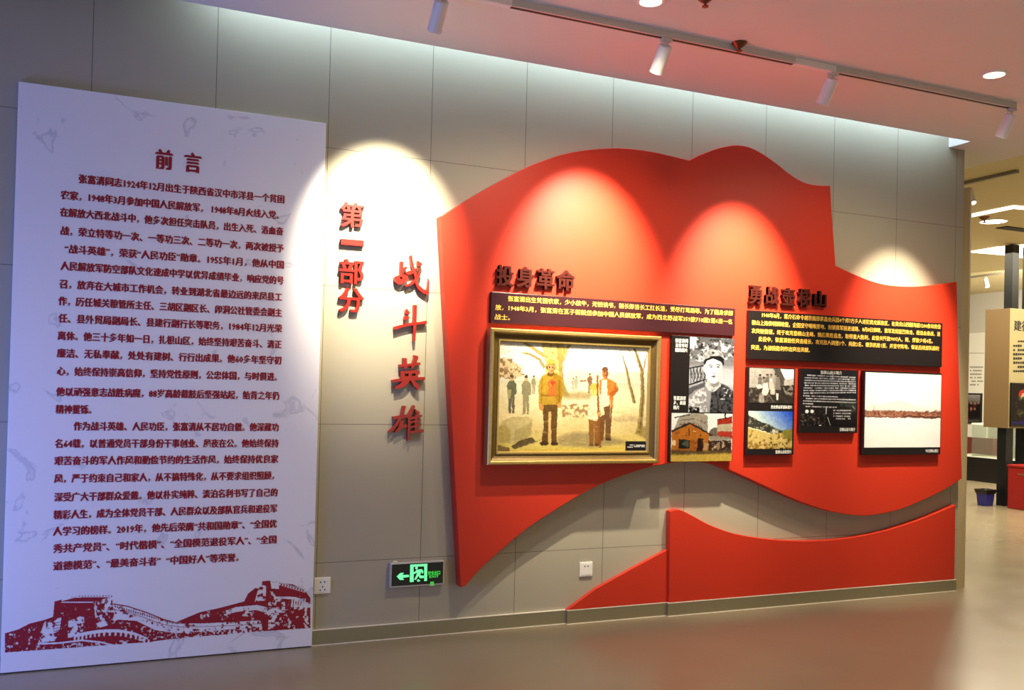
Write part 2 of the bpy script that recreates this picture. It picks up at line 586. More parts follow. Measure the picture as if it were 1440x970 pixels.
# skirting in three runs, each standing forward of the one before
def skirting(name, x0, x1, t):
    mb = MB().box(x0, x1, -t, 0.0, 0.004, 0.079).box(x0, x1, -t - 0.001, 0.0, 0.079, 0.0825, 1).box(x0, x1, -t - 0.004, 0.0, 0.0, 0.004, 1)  # pale strips paint the lit top edge and the reflection along the floor
    struct(mb.build(name, [M_STEEL, M_EDGEGLINT]))
XB = PX(796, 866, 1, -0.02).x
XC = PX(939, 850, 1, -0.05).x
XE = PX(1344, 820, 1, -0.05).x
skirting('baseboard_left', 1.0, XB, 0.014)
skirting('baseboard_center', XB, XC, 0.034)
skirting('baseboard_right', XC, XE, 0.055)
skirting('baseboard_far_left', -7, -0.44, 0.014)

# far hall
M_YEL = mat('cream_paint', (214, 198, 150), 0.7, noise=0.03, scale=1.5)
M_GREYW = mat('pale_far_wall', (206, 200, 186), 0.7, noise=0.03, scale=1.5)
struct(MB().box(6.15, 20, -11, 12, 3.42, 3.6).build('ceiling_far', M_YEL))
struct(MB().box(15.4, 15.6, -4, 12, 0, 3.42).build('wall_far', M_GREYW))
struct(MB().box(5.9, 15.4, 11.6, 11.8, 0, 3.42).build('wall_side', M_GREYW))

# LED strip hidden in the wall slot
t = empty('cove_light_strip', (2.9, -0.11, 3.43), 'long cool white cove light strip in the slot above the exhibition wall', 'light strip')
MB().box(0.4, 5.45, -0.135, -0.085, 3.425, 3.44).build('channel', M_TRACK, t)
MB().box(0.4, 5.45, -0.13, -0.09, 3.418, 3.425).build('diffuser', M_COVE, t)

# ------------------------------------------------------------------ marble preface board
BY = -0.03
bx0, bx1, bz1 = -0.436, 1.0, 2.752
board = empty('preface_board', (bx0, 0, 0), 'tall white marble-pattern preface board with dark red text and landscape print', 'board')
MB().box(bx0, bx1, BY, -0.001, 0.006, bz1).build('panel', M_MARBLE, board, bevel=0.002)
A = (0, 190, 3.128); B = (0, 490, 3.128)
rows = [
 (A, 348, 193, 1250, 282, '张富清同志1924年12月出生于陕西省汉中市洋县一个贫困'),
 (A, 268, 263, 1226, 352, '农家，1948年3月参加中国人民解放军， 1948年8月火线入党。'),
 (A, 265, 340, 1245, 422, '在解放大西北战斗中，他多次担任突击队员，出生入死、浴血奋'),
 (A, 268, 430, 1248, 490, '战，荣立特等功一次、一等功三次、二等功一次，两次被授予'),
 (A, 285, 512, 1248, 560, '“战斗英雄”，荣获“人民功臣”勋章。1955年1月，他从中国'),
 (A, 268, 583, 1247, 632, '人民解放军防空部队文化速成中学以优异成绩毕业，响应党的号'),
 (A, 262, 657, 1240, 710, '召，放弃在大城市工作机会，转业到湖北省最边远的来凤县工'),
 (A, 258, 733, 1240, 778, '作，历任城关粮管所主任、三胡区副区长、卯洞公社管委会副主'),
 (A, 258, 808, 1240, 848, '任、县外贸局副局长、县建行副行长等职务，1984年12月光荣'),
 (A, 255, 885, 1238, 918, '离休。他三十多年如一日，扎根山区，始终坚持艰苦奋斗、清正'),
 (B, 252, 25, 1237, 48, '廉洁、无私奉献，处处有建树、行行出成果。他60多年坚守初'),
 (B, 252, 100, 1218, 124, '心，始终保持崇高信仰，坚持党性原则，公忠体国，与时俱进。'),
 (B, 248, 193, 1228, 205, '他以顽强意志战胜病魔，88岁高龄截肢后坚强站起，鲐背之年仍'),
 (B, 246, 268, 402, 268, '精神矍铄。'),
 (B, 325, 345, 1225, 343, '作为战斗英雄、人民功臣，张富清从不居功自傲。他深藏功'),
 (B, 243, 418, 1225, 417, '名64载，以普通党员干部身份干事创业、夙夜在公。他始终保持'),
 (B, 240, 493, 1223, 487, '艰苦奋斗的军人作风和勤俭节约的生活作风，始终保持优良家'),
 (B, 240, 573, 1205, 558, '风，严于约束自己和家人，从不搞特殊化，从不要求组织照顾，'),
 (B, 240, 655, 1220, 632, '深受广大干部群众爱戴。他以朴实纯粹、淡泊名利书写了自己的'),
 (B, 237, 727, 1218, 708, '精彩人生，成为全体党员干部、人民群众以及部队官兵和退役军'),
 (B, 235, 803, 1217, 772, '人学习的榜样。2019年，他先后荣膺“共和国勋章”、“全国优'),
 (B, 235, 880, 1215, 840, '秀共产党员”、“时代楷模”、“全国模范退役军人”、“全国'),
 (B, 235, 955, 1050, 920, '道德模范”、“最美奋斗者”  “中国好人”等荣誉。'),
]
INK_Y = BY - 0.0012
def para(rs):
    for zm, xa, ya, xb, yb, s in rs:
        mb = MB()
        (x0, z0), (x1, z1) = Z(zm, [(xa, ya), (xb, yb)], INK_Y)
        put_text(mb, s, x0, x1, (z0 + z1) / 2, 0.0455, INK_Y, heavy=0.0050)
        mb.build('text_line', M_INKRED, board, fix=False)
para(rows)
for ch, xa, ya, xb, yb in (('前', 686, 72, 757, 145), ('言', 812, 88, 884, 157)):
    mb = MB()
    q = Z(A, [(xa, ya), (xb, ya), (xb, yb), (xa, yb)], INK_Y)
    zz = (q[0][1] + q[1][1] + q[2][1] + q[3][1]) / 4
    put_text(mb, ch, (q[0][0] + q[3][0]) / 2, (q[1][0] + q[2][0]) / 2, zz, 0.105, INK_Y, heavy=0.009)
    mb.build('heading_character', M_INKRED, board, fix=False)

# mountain wall landscape print: dark red dots only where there is ink
def landscape():
    W_, H_ = 760, 196
    zoom = (0, 780, 3.13)
    quad = [(22, 100), (1366, 100), (1366, 440), (22, 440)]
    p = Paint(W_, H_, quad, 0.0)
    R, O = (1, 1, 1), (0, 0, 0)
    def nz(pts, col, cell, seed, lo): p.blobs(pts, col, cell, seed, lo)
    # far right hills and fort
    hill2 = [(775, 296), (880, 252), (960, 235), (1075, 205), (1092, 170), (1125, 145), (1150, 150), (1155, 116), (1195, 112), (1230, 122), (1290, 130), (1345, 160), (1366, 190), (1366, 322), (1160, 336), (1150, 300), (800, 300)]
    p.poly(hill2, R)
    p.poly([(1190, 112), (1228, 108), (1228, 150), (1195, 148)], O); p.line([(1200, 120), (1222, 118)], 2, R); p.line([(1230, 126), (1345, 160)], 14, O); p.line([(1230, 122), (1345, 154)], 2, R); p.line([(1230, 138), (1345, 170)], 4, R)
    for i in range(9): p.poly([(1235 + i * 12, 126 + i * 3.4), (1241 + i * 12, 127 + i * 3.4), (1241 + i * 12, 136 + i * 3.4), (1235 + i * 12, 134 + i * 3.4)], R)
    p.poly([(1140, 140), (1172, 128), (1170, 200), (1120, 208)], O); nz([(1140, 140), (1172, 128), (1170, 200), (1120, 208)], R, 9, 3, 0.5)
    nz([(1180, 160), (1300, 160), (1366, 200), (1366, 322), (1180, 330)], O, 11, 5, 0.56)
    p.line([(1215, 188), (1300, 190), (1330, 200)], 10, O); 
    for i in range(6): p.poly([(1285 + i * 11, 192), (1291 + i * 11, 192), (1288 + i * 11, 232), (1280 + i * 11, 228)], O)
    p.line([(985, 258), (1040, 240), (1130, 232), (1180, 244), (1255, 240)], 20, O, w2=26); nz([(985, 240), (1260, 225), (1260, 260), (985, 260)], R, 6, 8, 0.55)
    nz([(1150, 255), (1260, 255), (1290, 320), (1165, 330)], O, 7, 9, 0.5)
    nz([(880, 250), (1140, 235), (1140, 285), (860, 290)], O, 8, 10, 0.6)
    # left hills
    p.poly([(22, 345), (80, 328), (130, 302), (200, 285), (240, 270), (300, 300), (430, 330), (520, 285), (600, 290), (680, 330), (775, 345), (775, 368), (640, 385), (22, 430)], R)
    nz([(22, 350), (180, 300), (180, 420), (22, 428)], O, 6, 12, 0.6)
    nz([(520, 290), (770, 340), (770, 368), (560, 380)], O, 5, 13, 0.58)
    # tower
    p.poly([(240, 205), (335, 180), (492, 178), (492, 300), (430, 330), (300, 345), (232, 290)], R)
    nz([(250, 225), (410, 225), (420, 320), (260, 330)], O, 5, 15, 0.68)
    p.poly([(410, 205), (492, 186), (506, 300), (425, 325)], O); nz([(410, 205), (492, 186), (506, 300), (425, 325)], R, 7, 16, 0.47)
    for i in range(8): p.poly([(272 + i * 9, 204 - i * 2.4), (279 + i * 9, 202 - i * 2.4), (279 + i * 9, 192 - i * 2.4), (272 + i * 9, 194 - i * 2.4)], O)
    p.line([(270, 208), (410, 208)], 5, O); p.line([(330, 186), (490, 184)], 3, O)
    for i in range(12): p.poly([(340 + i * 13, 186), (346 + i * 13, 186), (346 + i * 13, 176), (340 + i * 13, 176)], O)
    # two pale stairs in front
    for q in ([(195, 295), (270, 275), (262, 345), (240, 378), (168, 390), (180, 340)], [(300, 292), (370, 262), (372, 330), (330, 362), (298, 365)]):
        p.poly(q, O); nz(q, R, 8, 21, 0.52)
    for i in range(7): p.line([(236, 300 + i * 12), (268, 296 + i * 12)], 3, R)
    # long walls
    wall_ = [(496, 214), (560, 226), (640, 252), (720, 284), (800, 302), (900, 300), (1030, 294), (1152, 286), (1152, 336), (960, 356), (775, 370), (770, 345), (680, 310), (600, 280), (506, 268)]
    p.poly(wall_, O); nz(wall_, R, 6, 22, 0.6)
    p.line([(498, 216), (560, 226), (640, 252), (720, 284), (778, 300)], 5, R)
    p.line([(498, 240), (560, 250), (640, 278), (720, 306), (800, 318), (1000, 312), (1150, 302)], 2.5, R)
    p.line([(775, 302), (900, 300), (1030, 294), (1152, 286)], 2.5, R)
    for i in range(26): p.poly([(505 + i * 10, 222 + i * 2.9), (510 + i * 10, 223 + i * 2.9), (510 + i * 10, 232 + i * 2.9), (505 + i * 10, 230 + i * 2.9)], R)
    nz([(775, 345), (1150, 318), (1150, 336), (775, 368)], R, 5, 25, 0.45)
    p.poly([(1152, 262), (1178, 260), (1180, 332), (1154, 334)], R)
    # near arched parapet
    arc = [(325, 358), (380, 345), (440, 336), (520, 334), (590, 348), (650, 372)]
    p.line(arc, 14, O); 
    for i in range(17):
        t_ = i / 16; k = t_ * 5; j = min(int(k), 4); f_ = k - j
        x, y = arc[j][0] + (arc[j + 1][0] - arc[j][0]) * f_, arc[j][1] + (arc[j + 1][1] - arc[j][1]) * f_
        p.poly([(x, y), (x + 9, y), (x + 7, y + 22), (x - 1, y + 22)], O)
        p.poly([(x + 10, y + 6), (x + 18, y + 6), (x + 16, y + 24), (x + 9, y + 24)], R)
    p.line([(165, 392), (260, 388), (360, 376), (440, 384), (500, 398)], 7, O)
    nz([(170, 395), (640, 370), (640, 386), (170, 416)], O, 6, 27, 0.57)
    m_ = p.a[..., 0]
    # trim to the slanting lower edge and to the paper
    x0, x1, z0, z1 = rect(zoom, quad, INK_Y)
    z0 = Z(zoom, [(22, 428), (1366, 322)], INK_Y); zb = (z0[0][1] + z0[1][1]) / 2
    c0 = [Z(zoom, [q], INK_Y)[0] for q in quad]
    mb_v, mb_f, idx = [], [], {}
    Wl = np.linalg.inv(p.H)
    def pos(i, j):
        k = (i, j)
        if k not in idx:
            s = Wl @ np.array([i, j, 1.0]); s = s[:2] / s[2]
            q = Z(zoom, [tuple(s)], INK_Y)[0]
            idx[k] = len(mb_v); mb_v.append((q[0], INK_Y, q[1]))
        return idx[k]
    for j in range(H_):
        row = m_[j]
        i = 0
        while i < W_:
            if row[i] > 0.5:
                a_ = i
                while i < W_ and row[i] > 0.5: i += 1
                v = (pos(a_, j), pos(i, j), pos(i, j + 1), pos(a_, j + 1))
                cx = [mb_v[q] for q in v]
                if min(q[0] for q in cx) > bx0 + 0.002 and max(q[0] for q in cx) < bx1 - 0.002 and min(q[2] for q in cx) > zb - 0.01:
                    mb_f.append(v)
            else:
                i += 1
    b_ = MB(); b_.v = mb_v; b_.f = mb_f; b_.mi = [0] * len(mb_f)
    return b_.build('landscape_print', M_INKRED, board, fix=False)
landscape()

# ------------------------------------------------------------------ red reliefs
def smooth_curve(pts, n=4):
    P = [np.array(p, float) for p in pts]
    out = []
    for i in range(len(P) - 1):
        p0, p1, p2, p3 = P[max(i - 1, 0)], P[i], P[i + 1], P[min(i + 2, len(P) - 1)]
        for k in range(n):
            t_ = k / n
            out.append(0.5 * ((2 * p1) + (-p0 + p2) * t_ + (2 * p0 - 5 * p1 + 4 * p2 - p3) * t_ ** 2 + (-p0 + 3 * p1 - 3 * p2 + p3) * t_ ** 3))
    out.append(P[-1])
    return [tuple(p) for p in out]

def slab(name, runs, t, back, label):
    pts = []
    for r_ in runs:
        c_ = smooth_curve(r_) if len(r_) > 2 else r_
        pts += c_ if not pts else (c_[1:] if c_[0] == pts[-1] else c_)
    if pts[0] == pts[-1]:
        pts.pop()
    P = Z(ONE, pts, -t)
    o = MB().prism(P, -t, back).build(name, M_RED, bevel=0.004)
    return tag(o, label, 'wall relief')

top1 = [(619.5, 304), (646, 288), (673.6, 271), (733, 238.6), (772, 223), (800, 215), (830.5, 210), (864, 208), (891.7, 209.5), (919.5, 213.6), (947, 219.7), (969.6, 225.3)]
top2 = [(969.6, 225.3), (987.8, 216.4), (1010, 208.3), (1032, 204), (1051.7, 206), (1071, 215), (1093, 230.3), (1110, 244), (1126.7, 254.4), (1140.6, 259), (1154.4, 260.6), (1167.8, 260.8)]
notch = [(1167.8, 260.8), (1170, 301), (1175.3, 373.3)]
top3 = [(1175.3, 373.3), (1196, 383), (1221, 393.5), (1243, 399.7), (1268, 402.5), (1293, 402.5), (1318, 400), (1346, 396)]
right = [(1346, 396), (1348, 496), (1351, 595), (1353, 672.6)]
low1 = [(1353, 672.6), (1331, 687), (1305, 700), (1275, 713), (1249, 720.6), (1219, 725), (1192.5, 723.5), (1162.5, 717.6), (1132.5, 708), (1095, 692.5), (1061, 676.7), (1027.5, 661.8), (1005, 653), (975, 649), (944.5, 651), (905.6, 659), (875, 669), (841.7, 682.5), (805.6, 702), (772, 722.8), (739, 745), (705.6, 772.8), (675, 800.6), (656, 822), (648, 826)]
left_ = [(648, 826), (619.5, 304)]
slab('flag_relief', [top1, top2, notch, top3, right, low1, left_], FT, -0.001, 'large red wavy flag relief carrying the painting, text boards and photos')
w_top = [(942.5, 718.5), (956, 716.5), (975, 725.5), (997.5, 737.5), (1027.5, 748.7), (1061, 755.5), (1095, 759.3), (1132.5, 760.7), (1170, 758.9), (1207.5, 754), (1245, 745.7), (1275, 736.7), (1305, 726), (1344, 709.7)]
def z82(px, y):      # pixel row of the skirting top under this column
    a, b_ = 700.0, 900.0
    for _ in range(40):
        mid = (a + b_) / 2
        if PX(px, mid, 1, y).z > 0.0835: a = mid
        else: b_ = mid
    return a
slab('wave_relief', [w_top, [(1344, 709.7), (1342.5, z82(1342.5, -0.05))], [(1342.5, z82(1342.5, -0.05)), (941, z82(941, -0.05))], [(941, z82(941, -0.05)), (942.5, 718.5)]], 0.05, -0.001,
     'low red panel with a sagging wavy top above the right skirting')
slab('slope_relief', [[(939, 772.3), (891.7, 797.8)], [(891.7, 797.8), (839, 827)], [(839, 827), (797, z82(797, -0.03))], [(797, z82(797, -0.03)), (939, z82(939, -0.03))], [(939, z82(939, -0.03)), (939, 772.3)]], 0.03, -0.001,
     'low red triangular panel rising to the right beside the wavy panel')

# ------------------------------------------------------------------ raised characters
def char_thing(ch, zoom, box_, base, gap, thick, material, label, group, bold):
    y0 = base - gap - thick
    xa, ya, xb, yb = box_
    x0, x1, z0, z1 = rect(zoom, [(xa, ya), (xb, ya), (xb, yb), (xa, yb)], y0)
    mb = MB()
    solid_text(mb, ch, x0, x1, z0, z1, y0, base - gap, bold)
    if gap > 0.001:
        pass
    o = mb.build('wall_character', material)
    return tag(o, label, 'wall character', group)
ZL = (470, 270, 5.383)
for ch, bx, lb in (('第', (48, 78, 228, 268), 'red raised heading character, topmost of the left column beside the preface board'),
                   ('一', (50, 360, 225, 405), 'red raised single horizontal stroke character, second of the left column'),
                   ('部', (38, 508, 225, 695), 'red raised character with two halves, third of the left column'),
                   ('分', (35, 725, 225, 912), 'red raised character with two splayed strokes, lowest of the left column')):
    char_thing(ch, ZL, bx, 0.0, 0.0, 0.022, M_REDLET, lb, 'raised characters of the left column', 0.025)
ZT = (680, 370, 10.29)
for ch, bx, lb in (('投', (190, 30, 440, 335), 'dark maroon raised character, first of four above the maroon text board'),
                   ('身', (480, 55, 740, 352), 'dark maroon raised character, second of four above the maroon text board'),
                   ('革', (775, 80, 1030, 378), 'dark maroon raised character, third of four above the maroon text board'),
                   ('命', (1065, 95, 1325, 398), 'maroon raised roof-shaped character, last of four above the maroon text board')):
    char_thing(ch, ZT, bx, -FT, 0.0, 0.024, M_DARKLET, lb, 'raised heading above the maroon text board', 0.035)
ZU = (1045, 395, 11.077)
for ch, bx, lb in (('勇', (100, 70, 300, 358), 'dark raised character, first of five above the black text board'),
                   ('战', (358, 90, 565, 366), 'dark raised character, second of five above the black text board'),
                   ('壶', (612, 110, 815, 384), 'dark raised character, middle of five above the black text board'),
                   ('梯', (865, 125, 1055, 402), 'dark raised character, fourth of five above the black text board'),
                   ('山', (1110, 155, 1300, 405), 'dark raised three-pronged character, last of five above the black text board')):
    char_thing(ch, ZU, bx, -FT, 0.0, 0.024, M_DARKLET, lb, 'raised heading above the black text board', 0.035)

# brush-written characters, stroke by stroke
ZB1 = (540, 340, 6.4625); ZB2 = (540, 490, 6.4625)
def brush(zoom, strokes, holes, label):
    mb = MB(); yf = -0.026
    for i, s in enumerate(strokes):
        mb.prism(Z(zoom, s, yf), yf - 0.0004 * i, 0.0)
    for s, h in holes:
        i += 1
        mb.ring_prism(Z(zoom, s, yf), Z(zoom, h, yf), yf - 0.0004 * i, 0.0)
    o = mb.build('brush_character', M_REDLET)
    return tag(o, label, 'wall character', 'brush-written characters of the right column')
brush(ZB1, [
  [(150, 178), (178, 182), (175, 235), (205, 222), (212, 240), (175, 262), (172, 305), (143, 305), (146, 230)],
  [(195, 275), (250, 258), (290, 240), (312, 232), (318, 250), (280, 272), (262, 290), (225, 300), (200, 292)],
  [(235, 125), (256, 118), (258, 150), (268, 200), (285, 260), (300, 310), (300, 355), (320, 395), (360, 430), (388, 442), (398, 400), (404, 335), (412, 370), (408, 470), (395, 486), (350, 462), (305, 425), (285, 380), (278, 320), (262, 260), (245, 190)],
  [(325, 265), (335, 275), (330, 305), (305, 340), (280, 370), (245, 398), (195, 408), (190, 396), (225, 383), (260, 355), (300, 320), (310, 285)],
  [(305, 170), (345, 195), (345, 215), (310, 220), (303, 200)]],
  [([(92, 325), (105, 312), (150, 300), (190, 298), (218, 310), (218, 335), (195, 368), (150, 388), (125, 386), (100, 360)], [(142, 320), (165, 318), (168, 334), (148, 340)])],
  'red brush-written character, topmost of the right column beside the flag')
brush(ZB1, [
  [(208, 608), (235, 640), (232, 658), (195, 655), (195, 630)],
  [(195, 668), (235, 685), (215, 706), (182, 705), (185, 680)],
  [(92, 770), (150, 755), (240, 735), (300, 730), (385, 715), (392, 745), (300, 752), (230, 762), (150, 782), (105, 798), (92, 796)],
  [(270, 572), (300, 575), (297, 680), (292, 780), (285, 900), (265, 908), (265, 780), (268, 680)]], [],
  'red brush-written cross-shaped character with two dots, second of the right column')
brush(ZB2, [
  [(172, 85), (208, 88), (210, 130), (212, 178), (180, 178), (175, 130)],
  [(275, 60), (310, 68), (312, 95), (285, 135), (270, 178), (245, 178), (262, 125), (272, 95)],
  [(138, 145), (220, 138), (330, 125), (333, 148), (240, 158), (140, 168)],
  [(150, 208), (300, 195), (318, 205), (316, 225), (152, 228)],
  [(152, 225), (186, 225), (188, 265), (155, 268)], [(224, 222), (250, 220), (252, 275), (222, 275)], [(288, 218), (316, 215), (300, 268), (284, 268)],
  [(153, 252), (312, 246), (300, 272), (155, 276)],
  [(75, 285), (180, 266), (370, 258), (376, 285), (240, 288), (75, 308)],
  [(180, 280), (240, 280), (215, 322), (170, 355), (98, 368), (100, 348), (145, 322)],
  [(238, 285), (265, 285), (320, 335), (325, 358), (310, 376), (270, 342)]], [],
  'red brush-written wide-legged character, third of the right column')
brush(ZB2, [
  [(172, 520), (200, 520), (198, 540), (185, 580), (172, 625), (152, 612), (160, 570)],
  [(82, 618), (210, 600), (212, 625), (150, 638), (85, 643)],
  [(130, 630), (160, 630), (125, 698), (85, 745), (42, 766), (45, 748), (90, 708)],
  [(150, 655), (182, 655), (170, 692), (205, 688), (212, 714), (160, 726), (110, 764), (95, 764), (130, 712)],
  [(265, 515), (285, 522), (270, 560), (240, 610), (215, 640), (205, 615), (235, 570)],
  [(218, 635), (240, 605), (240, 700), (235, 828), (212, 838), (215, 740)],
  [(285, 550), (328, 580), (318, 598), (285, 588)],
  [(235, 625), (345, 600), (345, 620), (240, 648)], [(235, 662), (335, 642), (335, 660), (240, 680)], [(235, 706), (340, 682), (340, 700), (240, 724)],
  [(235, 748), (360, 733), (362, 760), (235, 772)], [(280, 598), (305, 596), (302, 750), (278, 752)]], [],
  'dark red brush-written many-stroked character, lowest of the right column')

# ------------------------------------------------------------------ text boards on the flag
def text_board(name, quad, thick, material, rows_, zoom, em, label):
    y = -FT - thick
    r_ = rect(ONE, quad, y)
    t_ = empty(name, (r_[0], -FT, r_[2]), label, 'text board')
    MB().box(r_[0], r_[1], y, -FT, r_[2], r_[3]).build('panel', material, t_, bevel=0.002)
    for xa, ya, xb, yb, s in rows_:
        mb = MB()
        (x0, z0), (x1, z1) = Z(zoom, [(xa, ya), (xb, yb)], y - 0.0012)
        put_text(mb, s, x0, x1, (z0 + z1) / 2, em, y - 0.0012, heavy=em * 0.022)
        mb.build('text_line', M_GOLDINK, t_, fix=False)
    return t_
text_board('text_board', [(690.8, 410.6), (1035.3, 433.2), (1032, 472.3), (690.3, 453.8)], 0.022, M_MAROONB, [
  (135, 236, 1365, 310, '张富清出生贫困农家，少小放牛，无钱读书，稍长即当长工扛长活，受尽打骂屈辱。为了翻身求解'),
  (65, 283, 1360, 357, '放，1948年3月，张富清在瓦子街毅然参加中国人民解放军，成为西北野战军359旅718团2营6连一名'),
  (62, 333, 145, 337, '战士。')], (680, 360, 3.892), 0.0335, 'wide dark maroon text board with gold print above the framed painting')
text_board('text_board', [(1053.5, 436.3), (1326.5, 454.2), (1323.8, 516), (1051.5, 504.6)], 0.026, M_BLACKB, [
  (152, 258, 1358, 330, '1948年8月，蒋介石命令胡宗南部裴昌会兵团4个师7万多人进犯黄龙解放区，在黄龙山西麓海拔1200余米的壶'),
  (82, 305, 1355, 382, '梯山上抢修明碉暗堡，企图坚守咽喉要地，封锁我军前进道路。8月8日拂晓，我军发起猛烈攻击，经浴血奋战，逐'),
  (82, 362, 1305, 430, '次突破要塞，终于攻克壶梯山主峰。随后乘胜追击，取得重大胜利，此役共歼敌9097人，毙、俘敌少将4名。'),
  (128, 416, 1345, 480, '此役中，张富清担任突击组长，攻克敌人碉堡1个、毙敌2名、缴获机枪1挺，并坚守阵地，保证后续部队顺利'),
  (78, 470, 475, 492, '突进，为战役胜利作出突出贡献。')], (1040, 390, 4.8), 0.034, 'wide black text board with gold print above three photo panels')

# ------------------------------------------------------------------ framed painting
PZ = (670, 450, 4.618)
pt = 0.062
pr = rect(PZ, [(98, 48), (1210, 108), (1180, 930), (68, 942)], -FT - pt)
painting = empty('framed_painting', (pr[0], -FT, pr[2]), 'large gilt-framed painting of a soldier and villagers under trees', 'painting')
def frame_sweep(r_, prof, yb):
    """moulding: prof = list of (inset, height above wall)"""
    x0, x1, z0, z1 = r_
    mb = MB(); vs, fs = [], []
    for d, h in prof:
        vs += [(x0 + d, yb - h, z0 + d), (x1 - d, yb - h, z0 + d), (x1 - d, yb - h, z1 - d), (x0 + d, yb - h, z1 - d)]
    for i in range(len(prof) - 1):
        for k in range(4):
            k2 = (k + 1) % 4
            fs.append((i * 4 + k, i * 4 + k2, i * 4 + 4 + k2, i * 4 + 4 + k))
    mb.add(vs, fs)
    return mb
frame_sweep(pr, [(0, 0), (0, pt - 0.006), (0.006, pt), (0.018, pt), (0.022, pt - 0.004), (0.026, pt - 0.012)], -FT).build('outer_moulding', M_GOLD, painting)
frame_sweep(pr, [(0.026, pt - 0.012), (0.036, pt - 0.022), (0.048, pt - 0.028), (0.056, pt - 0.028)], -FT).build('cove_moulding', M_GOLDD, painting)
frame_sweep(pr, [(0.056, pt - 0.028), (0.06, pt - 0.022), (0.068, pt - 0.022), (0.074, pt - 0.034), (0.074, 0.0), (0.0, 0.0)], -FT).build('inner_slip', M_GOLD, painting)

